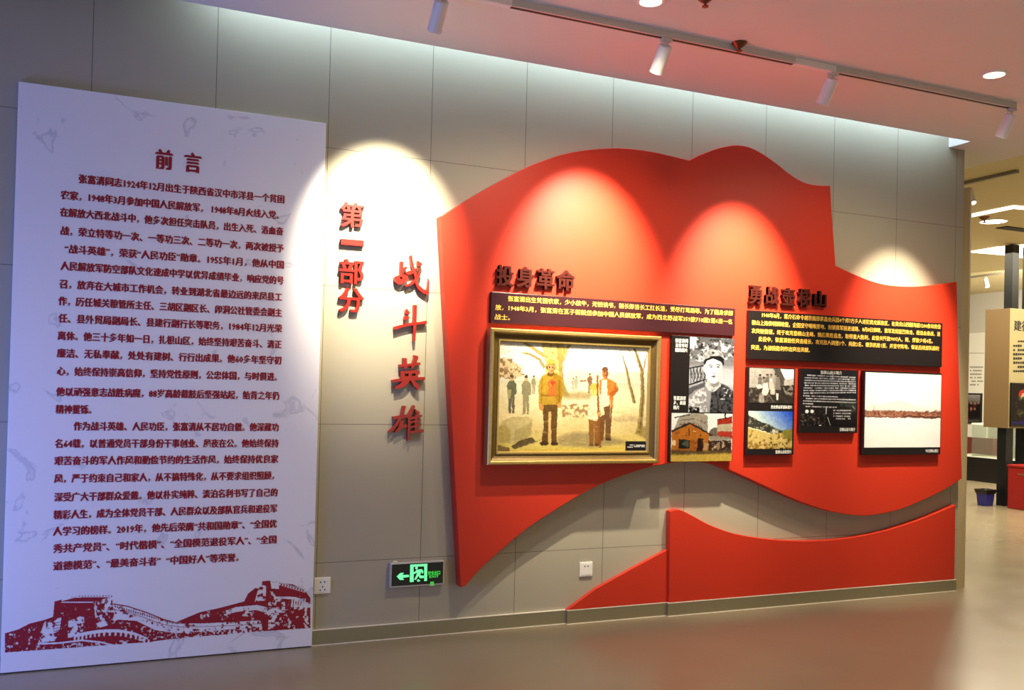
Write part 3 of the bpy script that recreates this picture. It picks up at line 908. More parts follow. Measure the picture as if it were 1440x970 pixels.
def paint_village():
    q = [(160, 150), (1124, 183), (1108, 860), (140, 860)]
    p = Paint(470, 336, q, (240, 230, 200))
    p.grade([(0, (246, 240, 214)), (0.2, (252, 250, 236)), (0.3, (238, 236, 216)), (0.36, (214, 206, 178)), (0.42, (232, 220, 186)), (0.6, (236, 218, 168)), (0.8, (226, 204, 140)), (0.95, (226, 206, 112)), (1, (216, 190, 90))])
    p.grain(16, 60, 1)
    p.ell(780, 260, 200, 70, (255, 255, 252), 0.8, 14)
    p.poly([(580, 340), (700, 322), (900, 345), (1110, 330), (1110, 400), (580, 400)], (196, 188, 160), 0.6, 4)
    p.poly([(160, 270), (215, 260), (300, 320), (300, 380), (160, 385)], (206, 176, 120), 0.7, 3)
    p.blobs([(160, 255), (240, 262), (340, 330), (300, 390), (160, 395)], (122, 92, 60), 7, 4, 0.52, 0.8)
    p.blobs([(170, 170), (340, 170), (340, 330), (170, 330)], (190, 170, 130), 5, 6, 0.6, 0.6)
    # tree
    p.line([(315, 160), (380, 200), (445, 245)], 14, (176, 158, 100), w2=26)
    p.line([(300, 225), (360, 235), (410, 265), (446, 320)], 9, (168, 150, 96), w2=22)
    p.line([(610, 165), (580, 210), (560, 270)], 22, (178, 160, 96), w2=30)
    p.poly([(425, 160), (560, 160), (585, 200), (566, 270), (562, 340), (572, 420), (604, 496), (560, 505), (440, 505), (450, 400), (452, 300), (440, 230)], (206, 190, 124))
    p.poly([(520, 160), (585, 200), (566, 270), (562, 340), (572, 420), (604, 496), (565, 505), (545, 420), (535, 300)], (166, 146, 78), 0.8, 2)
    p.blobs([(430, 160), (580, 160), (570, 420), (590, 500), (445, 500), (450, 300)], (150, 134, 78), 8, 9, 0.55, 0.6)
    for a_ in range(14):
        x = 560 + a_ * 42; p.line([(x, 160), (x + 25 * math.sin(a_), 215), (x + 40 * math.cos(a_ * 2), 290)], 2.5, (206, 196, 170), 0.8)
    # right trees
    for pts, w in (([(1030, 190), (1055, 260), (1080, 340), (1085, 480), (1075, 620), (1060, 740)], 22), ([(950, 235), (980, 330), (1000, 430), (1030, 545)], 14)):
        p.line(pts, w * 0.6, (158, 138, 88), w2=w * 1.7)
        p.line([(a + 3, b) for a, b in pts], w * 0.2, (120, 100, 60), w2=w * 0.5)
    p.line([(1110, 230), (1095, 300), (1082, 350)], 6, (150, 132, 90), w2=12); p.line([(985, 190), (1020, 240), (1060, 290)], 5, (160, 146, 110)); p.line([(950, 235), (935, 190)], 4, (170, 160, 130))
    p.poly([(1030, 745), (1070, 690), (1108, 700), (1108, 780), (1050, 750)], (150, 130, 70), 0.7, 3)
    # ground shade
    p.poly([(520, 770), (620, 735), (740, 735), (900, 770), (1000, 800), (760, 835), (540, 820)], (150, 134, 100), 0.7, 6)
    p.poly([(880, 640), (1000, 625), (1108, 640), (1108, 660), (900, 670)], (178, 160, 118), 0.5, 4)
    p.poly([(580, 480), (700, 470), (760, 490), (740, 520), (560, 520)], (160, 140, 92), 0.7, 5)
    p.blobs([(545, 560), (640, 545), (740, 560), (720, 640), (560, 635)], (150, 116, 78), 9, 14, 0.46, 0.8)
    # millstone and tools, lower left
    p.poly([(150, 700), (175, 660), (240, 635), (330, 632), (368, 650), (362, 740), (320, 790), (240, 805), (160, 800)], (206, 190, 132))
    p.poly([(260, 720), (362, 670), (362, 740), (320, 790), (245, 805)], (186, 168, 108), 0.9, 2)
    p.poly([(150, 700), (190, 680), (230, 720), (225, 800), (150, 800)], (186, 166, 98), 0.9, 2)
    p.poly([(230, 825), (300, 780), (360, 765), (395, 795), (330, 815), (250, 845)], (112, 96, 60))
    p.poly([(145, 815), (220, 830), (225, 855), (145, 855)], (128, 104, 64), 0.9)
    p.line([(240, 820), (350, 770)], 8, (92, 76, 50)); p.line([(250, 845), (420, 780)], 5, (150, 130, 90))
    # distant people
    def man(x, y, h, coat, trs, lean=0):
        k = h / 240.0
        p.poly([(x - 20 * k, y + 105 * k), (x + 18 * k, y + 105 * k), (x + 16 * k, y + 238 * k), (x + 2 * k, y + 238 * k), (x, y + 150 * k), (x - 6 * k, y + 238 * k), (x - 22 * k, y + 238 * k)], trs)
        p.poly([(x - 14 * k, y + 32 * k), (x + 14 * k, y + 32 * k), (x + 30 * k, y + 60 * k), (x + 28 * k, y + 120 * k), (x - 26 * k, y + 120 * k), (x - 30 * k, y + 60 * k)], coat)
        p.ell(x, y + 17 * k, 12 * k, 17 * k, (206, 170, 120)); p.ell(x, y + 7 * k, 13 * k, 10 * k, (84, 76, 56))
    man(236, 368, 245, (110, 110, 84), (112, 108, 84)); man(328, 368, 252, (150, 142, 108), (156, 146, 108)); man(376, 368, 120, (160, 150, 116), (170, 156, 120))
    p.poly([(205, 460), (232, 460), (228, 520), (210, 515)], (186, 178, 120), 0.8)
    man(650, 370, 100, (172, 170, 146), (180, 172, 146)); man(630, 385, 90, (176, 170, 146), (180, 172, 146)); man(738, 355, 130, (140, 104, 76), (150, 116, 84))
    p.line([(715, 400), (675, 405)], 12, (150, 116, 86))
    # soldier
    p.poly([(428, 555), (530, 555), (524, 700), (522, 800), (486, 800), (486, 640), (472, 640), (466, 800), (424, 800), (440, 690)], (112, 84, 40))
    p.poly([(470, 600), (486, 600), (488, 800), (466, 800)], (226, 190, 130), 0.85)
    p.ell(442, 805, 28, 14, (84, 60, 36)); p.ell(508, 808, 26, 14, (84, 60, 36))
    p.poly([(455, 355), (520, 352), (556, 380), (562, 470), (552, 570), (530, 575), (528, 555), (430, 558), (425, 590), (405, 560), (408, 420), (425, 375)], (186, 152, 56))
    p.poly([(500, 360), (520, 352), (556, 380), (562, 470), (545, 560), (520, 555)], (160, 122, 30), 0.7, 2)
    p.line([(430, 385), (426, 470), (424, 555)], 8, (150, 116, 30), 0.8); p.line([(540, 400), (540, 500), (535, 560)], 8, (140, 104, 28), 0.8)
    p.line([(425, 497), (530, 497)], 12, (150, 104, 40), 0.9)
    p.ell(492, 420, 26, 28, (206, 112, 50)); p.ell(496, 416, 15, 13, (190, 74, 40)); p.ell(484, 428, 8, 8, (222, 140, 70)); p.poly([(470, 445), (515, 445), (525, 500), (465, 500)], (206, 110, 50), 0.8, 1)
    p.ell(424, 572, 14, 22, (206, 150, 84)); p.ell(540, 560, 12, 18, (206, 150, 84))
    p.ell(486, 320, 25, 34, (224, 176, 118)); p.poly([(470, 340), (505, 340), (508, 365), (468, 365)], (206, 156, 98))
    p.poly([(462, 318), (468, 306), (506, 304), (510, 318), (508, 336), (486, 352), (466, 340)], (214, 160, 104)); p.poly([(496, 306), (511, 304), (510, 330), (490, 352), (498, 330)], (176, 120, 72), 0.9, 1); p.poly([(458, 312), (466, 306), (466, 334), (460, 326)], (92, 66, 40)); p.ell(511, 322, 3, 8, (170, 116, 72))
    p.poly([(458, 300), (465, 272), (490, 264), (512, 276), (515, 298), (486, 292)], (196, 170, 84)); p.line([(456, 304), (488, 294), (516, 302)], 6, (150, 122, 56))
    p.line([(472, 313), (483, 312)], 4, (60, 40, 26)); p.line([(493, 312), (503, 313)], 4, (60, 40, 26)); p.ell(478, 318, 5, 3, (44, 30, 20)); p.ell(498, 318, 5, 3, (44, 30, 20)); p.line([(480, 339), (496, 339)], 4, (150, 70, 50)); p.poly([(466, 346), (486, 358), (508, 344), (512, 366), (486, 378), (464, 366)], (122, 92, 32)); p.line([(488, 316), (488, 330)], 3, (190, 136, 88))
    # villagers
    p.poly([(800, 560), (885, 555), (880, 620), (872, 780), (838, 780), (838, 640), (825, 790), (800, 790)], (124, 90, 56))
    p.poly([(800, 395), (850, 380), (905, 410), (928, 460), (890, 500), (888, 575), (868, 575), (866, 495), (800, 490)], (206, 128, 56))
    p.poly([(815, 395), (850, 392), (852, 490), (862, 565), (810, 570)], (246, 232, 190))
    p.poly([(895, 430), (928, 460), (878, 505), (866, 480), (896, 460)], (176, 98, 44))
    p.ell(838, 350, 20, 36, (190, 122, 70)); p.poly([(846, 325), (858, 345), (852, 380), (840, 386)], (140, 84, 48), 0.9, 1); p.ell(838, 326, 22, 16, (120, 84, 56)); p.line([(828, 345), (834, 345)], 3, (70, 44, 30)); p.line([(844, 345), (850, 345)], 3, (70, 44, 30)); p.line([(830, 366), (848, 366)], 5, (120, 70, 46))
    p.poly([(730, 650), (800, 650), (800, 815), (768, 815), (765, 700), (758, 815), (732, 815)], (150, 106, 56))
    p.poly([(745, 505), (800, 500), (830, 550), (832, 620), (790, 640), (780, 660), (728, 650), (722, 590)], (240, 226, 186))
    p.blobs([(745, 505), (800, 500), (830, 550), (832, 620), (790, 640), (780, 660), (728, 650), (722, 590)], (206, 180, 140), 5, 30, 0.55, 0.7)
    p.ell(768, 465, 28, 38, (236, 196, 120)); p.ell(768, 440, 32, 24, (226, 178, 88)); p.line([(758, 470), (764, 470)], 3, (110, 70, 40)); p.line([(776, 470), (782, 470)], 3, (110, 70, 40))
    p.ell(748, 816, 16, 10, (110, 78, 46)); p.ell(782, 816, 14, 10, (110, 78, 46)); p.ell(856, 782, 18, 9, (90, 66, 40))
    p.line([(786, 365), (790, 500), (796, 650), (804, 835)], 11, (150, 92, 40), w2=14)
    p.ell(798, 615, 12, 16, (206, 150, 90))
    p.line([(872, 520), (870, 640)], 4, (206, 186, 140))
    for i in range(60):
        rng = np.random.RandomState(i)
        x, y = 150 + 950 * rng.rand(), 600 + 250 * rng.rand()
        p.line([(x, y), (x + 30 + 20 * rng.rand(), y + 6 * rng.randn())], 5, (250, 232, 150) if i % 2 else (206, 178, 110), 0.35)
    p.grain(9, 5, 44, 2, (1, 0.95, 0.8))
    return p
cy = -FT - 0.026
cr_ = rect(PZ, [(160, 140), (1132, 175), (1118, 866), (132, 866)], cy)
picture('canvas', (pr[0] + 0.07, pr[1] - 0.07, pr[2] + 0.07, pr[3] - 0.07), cy, paint_village(), M_OIL, painting, gain=0.86, lift=-12, wob=4, dab=20)
lr = rect(PZ, [(970, 785), (1106, 788), (1104, 850), (968, 850)], cy - 0.003)
plate = MB().box(lr[0], min(lr[1], pr[1] - 0.076), cy - 0.003, cy - 0.0002, lr[2], lr[3]).build('caption_plate', M_BLACKB, painting)
def dash_mesh(zoom, lines, y, seed=1, unit=6.0, fill=0.8):
    """rows of print too small to be read, as flat ink"""
    rng = random.Random(seed); mb = MB()
    for x0, y0, x1, y1, h in lines:
        n = max(1, int((x1 - x0) / unit))
        for i in range(n):
            if rng.random() > 0.94: continue
            a_, b_ = i / n, (i + fill) / n
            xa, xb, ya, yb = x0 + (x1 - x0) * a_, x0 + (x1 - x0) * b_, y0 + (y1 - y0) * a_, y0 + (y1 - y0) * b_
            hh = h * (0.7 + 0.3 * rng.random()) / 2
            P = Z(zoom, [(xa, ya - hh), (xb, yb - hh), (xb, yb + hh), (xa, ya + hh)], y)
            mb.add([(a, y, b) for a, b in P], [(0, 3, 2, 1)])
    return mb
dash_mesh(PZ, [(996, 811, 1020, 811, 6), (1024, 812, 1094, 813, 6), (980, 824, 1016, 825, 6), (1024, 821, 1094, 822, 5)], cy - 0.0045, 3).build('caption_print', M_WHITEINK, plate, fix=False)

# ------------------------------------------------------------------ photo panels on the flag
def panel(name, quad, thick, zoom, label):
    y = -FT - thick
    r_ = rect(zoom, quad, y)
    t_ = empty(name, (r_[0], -FT, r_[2]), label, 'photo panel')
    MB().box(r_[0], r_[1], y, -FT, r_[2], r_[3]).build('backing_board', M_BLACKB, t_, bevel=0.0015)
    return t_, y
def caption(t_, zoom, y, lines, em, name='caption_text'):
    for xa, ya, xb, yb, s in lines:
        mb = MB()
        (x0, z0), (x1, z1) = Z(zoom, [(xa, ya), (xb, yb)], y - 0.002)
        put_text(mb, s, x0, x1, (z0 + z1) / 2, em, y - 0.0025, heavy=em * 0.03)
        mb.build(name, M_WHITEINK, t_, fix=False)

QZ = (930, 460, 4.85)
t, y = panel('photo_panel', [(70, 60), (498, 72), (485, 912), (58, 918)], 0.026, QZ, 'tall black panel with a soldier portrait above a photo of an old house')
def paint_portrait():
    q = [(195, 70), (497, 75), (488, 582), (185, 580)]
    p = Paint(150, 250, q, (150, 150, 152))
    p.grade([(0, (96, 96, 98)), (0.35, (130, 130, 132)), (0.42, (176, 178, 182)), (0.6, (196, 198, 204)), (0.75, (150, 150, 154)), (1, (110, 110, 112))])
    p.blobs([(195, 70), (497, 75), (495, 240), (190, 250)], (214, 214, 216), 11, 2, 0.52); p.blobs([(195, 70), (497, 75), (495, 240), (190, 250)], (40, 40, 42), 8, 3, 0.58)
    p.poly([(195, 70), (240, 72), (232, 130), (190, 150)], (236, 236, 238), 0.9, 3)
    # railing and bank
    p.line([(190, 285), (290, 262)], 9, (26, 26, 28)); p.line([(190, 395), (300, 358)], 10, (30, 30, 32))
    for i in range(5):
        x = 200 + i * 22; p.line([(x, 285 - i * 4), (x + 3, 390 - i * 7)], 5, (34, 34, 36)); p.line([(x, 290), (x + 20, 375)], 4, (50, 50, 52)); p.line([(x + 20, 285), (x, 375)], 4, (50, 50, 52))
    p.poly([(185, 420), (300, 370), (300, 420), (185, 470)], (84, 84, 88), 0.9, 2)
    # coat
    p.poly([(185, 470), (230, 430), (300, 405), (400, 375), (440, 395), (490, 430), (490, 585), (185, 585)], (150, 150, 152))
    p.blobs([(185, 470), (300, 405), (320, 585), (185, 585)], (226, 226, 226), 8, 5, 0.46, 0.9)
    p.poly([(340, 440), (405, 385), (450, 400), (490, 440), (490, 585), (330, 585)], (70, 70, 74), 0.9, 2)
    p.blobs([(340, 440), (405, 385), (490, 440), (490, 585), (330, 585)], (20, 20, 22), 7, 6, 0.5, 0.8); p.blobs([(400, 400), (480, 430), (480, 500), (400, 490)], (214, 214, 216), 6, 7, 0.55)
    p.poly([(305, 370), (340, 420), (345, 440), (320, 430), (298, 395)], (206, 206, 206)); p.poly([(345, 440), (400, 380), (405, 400), (360, 440)], (196, 196, 196))
    p.blobs([(190, 540), (260, 545), (260, 585), (190, 585)], (14, 14, 16), 8, 8, 0.4)
    # neck, head
    p.poly([(305, 340), (395, 345), (398, 390), (350, 430), (312, 385)], (190, 190, 190)); p.poly([(330, 385), (395, 370), (392, 395), (355, 410)], (120, 120, 120), 0.8, 2)
    p.poly([(290, 255), (296, 240), (350, 215), (405, 235), (412, 265), (408, 320), (392, 360), (362, 385), (335, 375), (308, 345), (294, 300)], (232, 232, 232))
    p.poly([(375, 240), (408, 250), (408, 320), (392, 360), (365, 383), (380, 330)], (186, 186, 186), 0.8, 2)
    p.ell(292, 285, 8, 24, (206, 206, 206))
    # cap
    p.poly([(278, 235), (284, 190), (310, 160), (350, 150), (395, 158), (420, 180), (426, 215), (410, 212), (350, 205), (300, 225)], (176, 176, 176)); p.blobs([(284, 190), (350, 150), (420, 180), (426, 210), (300, 220)], (120, 120, 122), 9, 9, 0.5, 0.7)
    p.poly([(286, 246), (296, 222), (345, 196), (400, 196), (426, 214), (424, 262), (408, 235), (350, 212), (310, 230), (294, 262)], (24, 24, 26))
    p.ell(352, 175, 9, 9, (70, 70, 72))
    # features
    p.line([(322, 262), (336, 256), (352, 260)], 5, (40, 40, 40)); p.line([(370, 258), (385, 253), (400, 258)], 5, (40, 40, 40))
    p.ell(337, 272, 11, 4.5, (30, 30, 30)); p.ell(386, 270, 11, 4.5, (30, 30, 30)); p.ell(337, 271, 3, 3, (0, 0, 0)); p.ell(386, 269, 3, 3, (0, 0, 0))
    p.line([(364, 270), (360, 300), (354, 312)], 4, (170, 170, 170)); p.line([(352, 314), (374, 314)], 4, (120, 120, 120)); p.ell(356, 316, 3, 2, (50, 50, 50)); p.ell(370, 316, 3, 2, (50, 50, 50))
    p.poly([(338, 334), (356, 329), (372, 333), (357, 345)], (96, 96, 96)); p.line([(338, 336), (372, 335)], 2.5, (40, 40, 40)); p.line([(348, 352), (366, 352)], 4, (176, 176, 176))
    p.grain(12, 3, 10, 2)
    return p
picture('portrait_photo', rect(QZ, [(195, 70), (497, 75), (488, 582), (185, 580)], y - 0.002), y - 0.002, paint_portrait(), M_INK, t, gain=0.8, lift=-8, wob=2.5, dab=14)
def paint_house():
    q = [(70, 585), (488, 590), (478, 912), (64, 916)]
    p = Paint(200, 160, q, (232, 232, 228))
    p.poly([(90, 690), (120, 620), (200, 590), (290, 585), (318, 615), (315, 720), (90, 760)], (160, 152, 138)); p.line([(90, 620), (195, 595)], 8, (70, 70, 64)); p.line([(120, 640), (230, 625)], 5, (100, 94, 84)); p.line([(125, 665), (230, 655)], 5, (90, 86, 78)); p.blobs([(90, 690), (200, 600), (315, 620), (315, 720)], (120, 112, 100), 6, 2, 0.55)
    p.poly([(320, 745), (330, 700), (382, 680), (384, 750)], (112, 104, 92))
    p.poly([(380, 632), (482, 612), (482, 765), (380, 750)], (178, 168, 140)); p.poly([(380, 632), (482, 612), (482, 655), (380, 668)], (156, 58, 40)); p.poly([(382, 710), (482, 712), (482, 760), (382, 752)], (170, 66, 48)); p.line([(380, 632), (482, 612)], 5, (90, 60, 50)); p.line([(437, 590), (437, 625)], 10, (50, 46, 44))
    p.poly([(72, 700), (190, 660), (225, 658), (325, 735), (322, 860), (70, 860)], (176, 112, 44)); p.blobs([(72, 700), (200, 660), (322, 740), (322, 860), (70, 860)], (140, 84, 34), 16, 3, 0.5, 0.7)
    p.line([(70, 712), (195, 655)], 14, (56, 48, 42)); p.line([(195, 655), (270, 695), (345, 740)], 12, (60, 50, 44)); p.line([(188, 690), (192, 740)], 8, (96, 62, 34)); p.line([(215, 712), (235, 712)], 6, (206, 186, 140)); p.ell(170, 735, 5, 5, (90, 60, 30)); p.ell(265, 740, 5, 5, (90, 60, 30))
    p.poly([(120, 765), (195, 768), (190, 825), (118, 828)], (40, 38, 30)); p.poly([(140, 800), (160, 770), (190, 772), (185, 820)], (84, 92, 76)); p.poly([(248, 758), (285, 758), (282, 850), (240, 850)], (58, 34, 22))
    p.poly([(325, 745), (460, 748), (478, 770), (330, 772)], (150, 142, 128)); p.poly([(320, 772), (476, 772), (474, 850), (320, 850)], (66, 50, 38)); p.blobs([(290, 770), (476, 772), (474, 850), (290, 850)], (190, 166, 140), 8, 5, 0.55)
    p.ell(300, 815, 14, 28, (186, 150, 106)); p.ell(385, 815, 12, 26, (150, 130, 104)); p.ell(85, 790, 16, 20, (226, 196, 160))
    p.poly([(68, 852), (478, 842), (478, 914), (64, 916)], (206, 176, 86)); p.poly([(68, 835), (300, 845), (478, 835), (478, 860), (68, 870)], (92, 76, 54), 0.9, 3); p.grain(10, 4, 8, 2)
    return p
picture('house_photo', rect(QZ, [(70, 585), (488, 590), (478, 912), (64, 916)], y - 0.002), y - 0.002, paint_house(), M_INK, t)
caption(t, QZ, y, [(96, 90, 182, 95, '张富清同'), (96, 122, 180, 127, '志青年时'), (94, 154, 178, 160, '期的照片'), (84, 482, 168, 486, '张富清家'), (84, 514, 166, 517, '乡、故居'), (82, 547, 122, 549, '照片')], 0.0265)

RZ = (1040, 500, 4.8)
t, y = panel('photo_panel', [(60, 78), (378, 85), (362, 668), (42, 672)], 0.03, RZ, 'black panel with an old group photo above a coloured hillside photo')
def paint_group():
    q = [(68, 85), (368, 90), (362, 320), (62, 322)]
    p = Paint(130, 100, q, (176, 170, 160))
    p.grain(10, 20, 1)
    p.poly([(230, 88), (290, 88), (310, 200), (270, 205)], (70, 66, 62), 0.8, 2); p.poly([(275, 90), (368, 92), (366, 150), (310, 165)], (244, 242, 236)); p.poly([(300, 165), (366, 150), (366, 200), (300, 200)], (190, 186, 178))
    p.poly([(64, 220), (366, 195), (362, 320), (62, 322)], (66, 60, 54)); p.blobs([(64, 220), (200, 210), (200, 320), (62, 322)], (120, 112, 100), 7, 2, 0.52)
    for x, h, c_ in ((140, 135, (120, 114, 106)), (165, 150, (150, 144, 134)), (190, 130, (112, 106, 98)), (215, 132, (170, 164, 154)), (245, 128, (150, 144, 134)), (260, 140, (130, 124, 116))):
        p.poly([(x - 14, h + 14), (x + 14, h + 14), (x + 18, 230), (x - 18, 230)], c_); p.ell(x, h + 5, 8, 11, (140, 128, 116)); p.ell(x, h - 2, 9, 6, (60, 56, 52))
    p.poly([(165, 185), (190, 180), (197, 245), (180, 270), (155, 265), (150, 215)], (226, 216, 204)); p.ell(178, 178, 9, 10, (120, 104, 94)); p.poly([(135, 265), (165, 265), (168, 318), (130, 318)], (160, 152, 142))
    p.poly([(200, 180), (228, 178), (240, 225), (238, 262), (210, 262)], (200, 190, 176)); p.ell(212, 166, 9, 9, (236, 232, 226)); p.poly([(110, 200), (150, 195), (150, 220), (120, 225)], (210, 204, 196)); p.poly([(135, 225), (160, 215), (150, 250), (130, 250)], (70, 56, 52))
    p.poly([(246, 255), (262, 255), (260, 298), (250, 298)], (232, 228, 220)); p.line([(200, 265), (230, 312)], 4, (140, 130, 118))
    p.blobs([(290, 200), (360, 195), (360, 270), (310, 265)], (150, 142, 132), 8, 5, 0.5); p.grain(14, 3, 6, 2)
    return p
def paint_hill():
    q = [(60, 372), (360, 378), (352, 630), (55, 628)]
    p = Paint(130, 110, q, (150, 180, 190))
    yy, xx = np.mgrid[0:110, 0:130]; u = xx / 130.0; v = yy / 110.0
    f_ = np.clip(u * 1.1 - v * 0.9, 0, 1)[..., None]
    p.a = np.array((206, 224, 206)) * (1 - f_) + np.array((46, 86, 196)) * f_
    p.poly([(60, 400), (100, 425), (150, 450), (200, 465), (250, 495), (290, 508), (290, 540), (200, 525), (120, 495), (58, 480)], (66, 66, 58)); p.blobs([(60, 400), (290, 508), (290, 540), (58, 490)], (150, 146, 128), 6, 2, 0.55)
    p.poly([(55, 478), (130, 498), (210, 525), (270, 525), (330, 500), (358, 510), (354, 630), (55, 628)], (206, 182, 112)); p.poly([(280, 510), (358, 495), (356, 580), (300, 560)], (122, 116, 52), 0.85, 3)
    p.line([(60, 484), (130, 500), (205, 528)], 6, (240, 232, 200)); p.ell(232, 515, 11, 16, (206, 206, 186)); p.ell(250, 518, 8, 14, (190, 186, 150))
    p.blobs([(58, 500), (350, 530), (352, 630), (55, 628)], (120, 96, 44), 6, 4, 0.58); p.blobs([(58, 580), (352, 590), (352, 630), (55, 628)], (150, 120, 60), 9, 5, 0.5); p.blobs([(200, 600), (352, 585), (352, 630), (200, 630)], (60, 50, 26), 6, 6, 0.5); p.grain(8, 3, 7, 2)
    return p
picture('group_photo', rect(RZ, [(68, 85), (368, 90), (362, 320), (62, 322)], y - 0.002), y - 0.002, paint_group(), M_INK, t, gain=0.85, lift=-12, wob=2.5)
picture('hillside_photo', rect(RZ, [(60, 372), (360, 378), (352, 630), (55, 628)], y - 0.002), y - 0.002, paint_hill(), M_INK, t, gain=0.9, lift=-8, wob=3)
caption(t, RZ, y, [(212, 346, 354, 349, '西北野战军部队照片'), (242, 648, 350, 651, '壶梯山战役照片')], 0.024)

t, y = panel('photo_panel', [(420, 88), (808, 100), (790, 522), (400, 520)], 0.03, RZ, 'black panel showing a dark stone tablet covered in fine white writing')
SZ = (1120, 515, 9.7)
def paint_stele():
    q = [(70, 55), (845, 75), (815, 820), (45, 800)]
    p = Paint(190, 190, q, (40, 39, 42))
    p.grade([(0, (44, 44, 48)), (0.4, (40, 40, 46)), (0.65, (48, 44, 44)), (1, (34, 30, 30))])
    p.blobs([(60, 560), (380, 560), (380, 810), (50, 800)], (96, 86, 80), 9, 2, 0.56, 0.7); p.blobs([(60, 640), (380, 640), (300, 810), (50, 800)], (170, 160, 150), 5, 3, 0.66, 0.8); p.blobs([(560, 420), (840, 420), (820, 640), (600, 600)], (74, 84, 76), 9, 4, 0.5, 0.7)
    W_ = (226, 226, 228)
    for i in range(9):
        p.dashes(118 - i * 3 + (32 if i == 0 else 0), 125 + i * 34.5, 812 if i < 8 else 560, 152 + i * 29.5 if i < 8 else 420, 17, W_, i, 13, 0.8)
    for i, (a, b, c_, d) in enumerate(((130, 438, 806, 460), (92, 470, 806, 498), (88, 505, 225, 512), (125, 545, 545, 560))): p.dashes(a, b, c_, d, 17, W_, 20 + i, 13, 0.8)
    for i in range(3): p.dashes(495, 602 + i * 38, 740, 606 + i * 40, 20, W_, 30 + i, 14, 0.75)
    p.dashes(530, 714, 655, 718, 18, W_, 40, 14); p.dashes(695, 716, 735, 718, 18, W_, 41, 14)
    p.ell(140, 612, 24, 26, (240, 240, 240), 1, 1); p.ell(208, 612, 24, 26, (240, 240, 240), 1, 1); p.line([(400, 545), (395, 650)], 14, (190, 196, 190)); p.line([(415, 690), (450, 805)], 9, (170, 176, 170)); p.ell(313, 803, 16, 9, (245, 240, 236)); p.line([(495, 100), (498, 180)], 12, (160, 160, 176)); p.line([(755, 540), (795, 590)], 8, (150, 150, 150))
    return p
picture('tablet_photo', rect(SZ, [(70, 55), (845, 75), (815, 820), (45, 800)], y - 0.002), y - 0.002, paint_stele(), M_INK, t, gain=1.0, lift=-14, wob=1.5, dab=10)
caption(t, SZ, y - 0.001, [(328, 82, 620, 93, '壶梯山战斗简介'), (588, 860, 800, 864, '壶梯山战斗简介')], 0.025)

t, y = panel('photo_panel', [(845, 103), (1370, 118), (1352, 665), (828, 672)], 0.032, RZ, 'black panel with one pale photo of a snowy plain and brown strip')
def paint_snow():
    q = [(855, 115), (1365, 128), (1350, 620), (837, 618)]
    p = Paint(190, 180, q, (244, 242, 236))
    p.grade([(0, (236, 234, 222)), (0.4, (240, 238, 230)), (0.5, (232, 228, 222)), (0.51, (140, 96, 76)), (0.58, (168, 116, 92)), (0.595, (90, 60, 48)), (0.605, (244, 240, 236)), (1, (238, 238, 232))])
    p.poly([(850, 345), (940, 330), (1020, 310), (1080, 303), (1140, 318), (1190, 345), (1352, 360), (1352, 372), (850, 368)], (214, 214, 206), 0.9, 3)
    p.blobs([(850, 370), (1354, 370), (1352, 410), (848, 405)], (110, 62, 46), 4, 2, 0.5, 0.8); p.blobs([(850, 370), (1354, 370), (1352, 415), (848, 408)], (206, 170, 150), 3, 3, 0.62, 0.8)
    p.line([(908, 345), (908, 375)], 4, (170, 150, 140)); p.line([(1090, 407), (1352, 414)], 6, (70, 44, 36)); p.grain(4, 20, 4)
    return p
picture('snow_photo', rect(RZ, [(855, 115), (1365, 128), (1350, 620), (837, 618)], y - 0.002), y - 0.002, paint_snow(), M_INK, t, gain=0.93, lift=-4, dab=6)
caption(t, RZ, y, [(1254, 641, 1342, 644, '今日壶梯山照片')], 0.024)

# ------------------------------------------------------------------ exit sign and sockets
EZ = (540, 780, 15.158)
ey = -0.028
er = rect(EZ, [(130, 185), (1300, 112), (1275, 635), (130, 705)], ey)
sign = empty('exit_sign', (er[0], 0, er[2]), 'lit green running man exit sign low on the grey wall', 'exit sign')
MB().box(er[0], er[1], ey, 0.0, er[2], er[3]).build('housing', M_SIGNBODY, sign, bevel=0.003)
fy = ey - 0.0015
MB().box(er[0] + 0.009, er[1] - 0.008, fy, ey + 0.001, er[2] + 0.009, er[3] - 0.008).build('face', M_SIGNFACE, sign)
gy = fy - 0.001
def flat(mb, zoom, pts, y):
    P = Z(zoom, pts, y)
    mb.add([(a, y, b) for a, b in P], [tuple(range(len(P)))])
mb = MB(); flat(mb, EZ, [(270, 460), (345, 390), (425, 380), (385, 430), (530, 425), (535, 470), (390, 490), (430, 530), (340, 535)], gy); mb.build('arrow', M_GREEN, sign, fix=False)
mb = MB()
for q in ([(560, 210), (925, 190), (922, 240), (560, 255)], [(560, 250), (628, 250), (632, 575), (550, 580)], [(858, 240), (922, 238), (915, 553), (858, 560)]):
    flat(mb, EZ, q, gy)
mb.build('door_symbol', M_GREEN, sign, fix=False)
mb = MB()
flat(mb, EZ, [(692 + 27 * math.cos(a * math.pi / 8), 280 + 30 * math.sin(a * math.pi / 8)) for a in range(16)], gy)
flat(mb, EZ, [(700, 318), (810, 305), (770, 420), (735, 445), (690, 440), (705, 380)], gy - 0.0002)
flat(mb, EZ, [(700, 318), (712, 372), (650, 405), (615, 405), (615, 375), (660, 362)], gy - 0.0003)
flat(mb, EZ, [(800, 305), (838, 345), (832, 395), (805, 390), (795, 350), (775, 340)], gy - 0.0004)
flat(mb, EZ, [(690, 435), (738, 440), (682, 530), (645, 530)], gy - 0.0005)
flat(mb, EZ, [(735, 440), (770, 415), (775, 440), (850, 445), (850, 490), (765, 500)], gy - 0.0006)
flat(mb, EZ, [(700, 550), (735, 515), (775, 560), (720, 570)], gy)
mb.build('running_man_symbol', M_GREEN, sign, fix=False)
mb = MB()
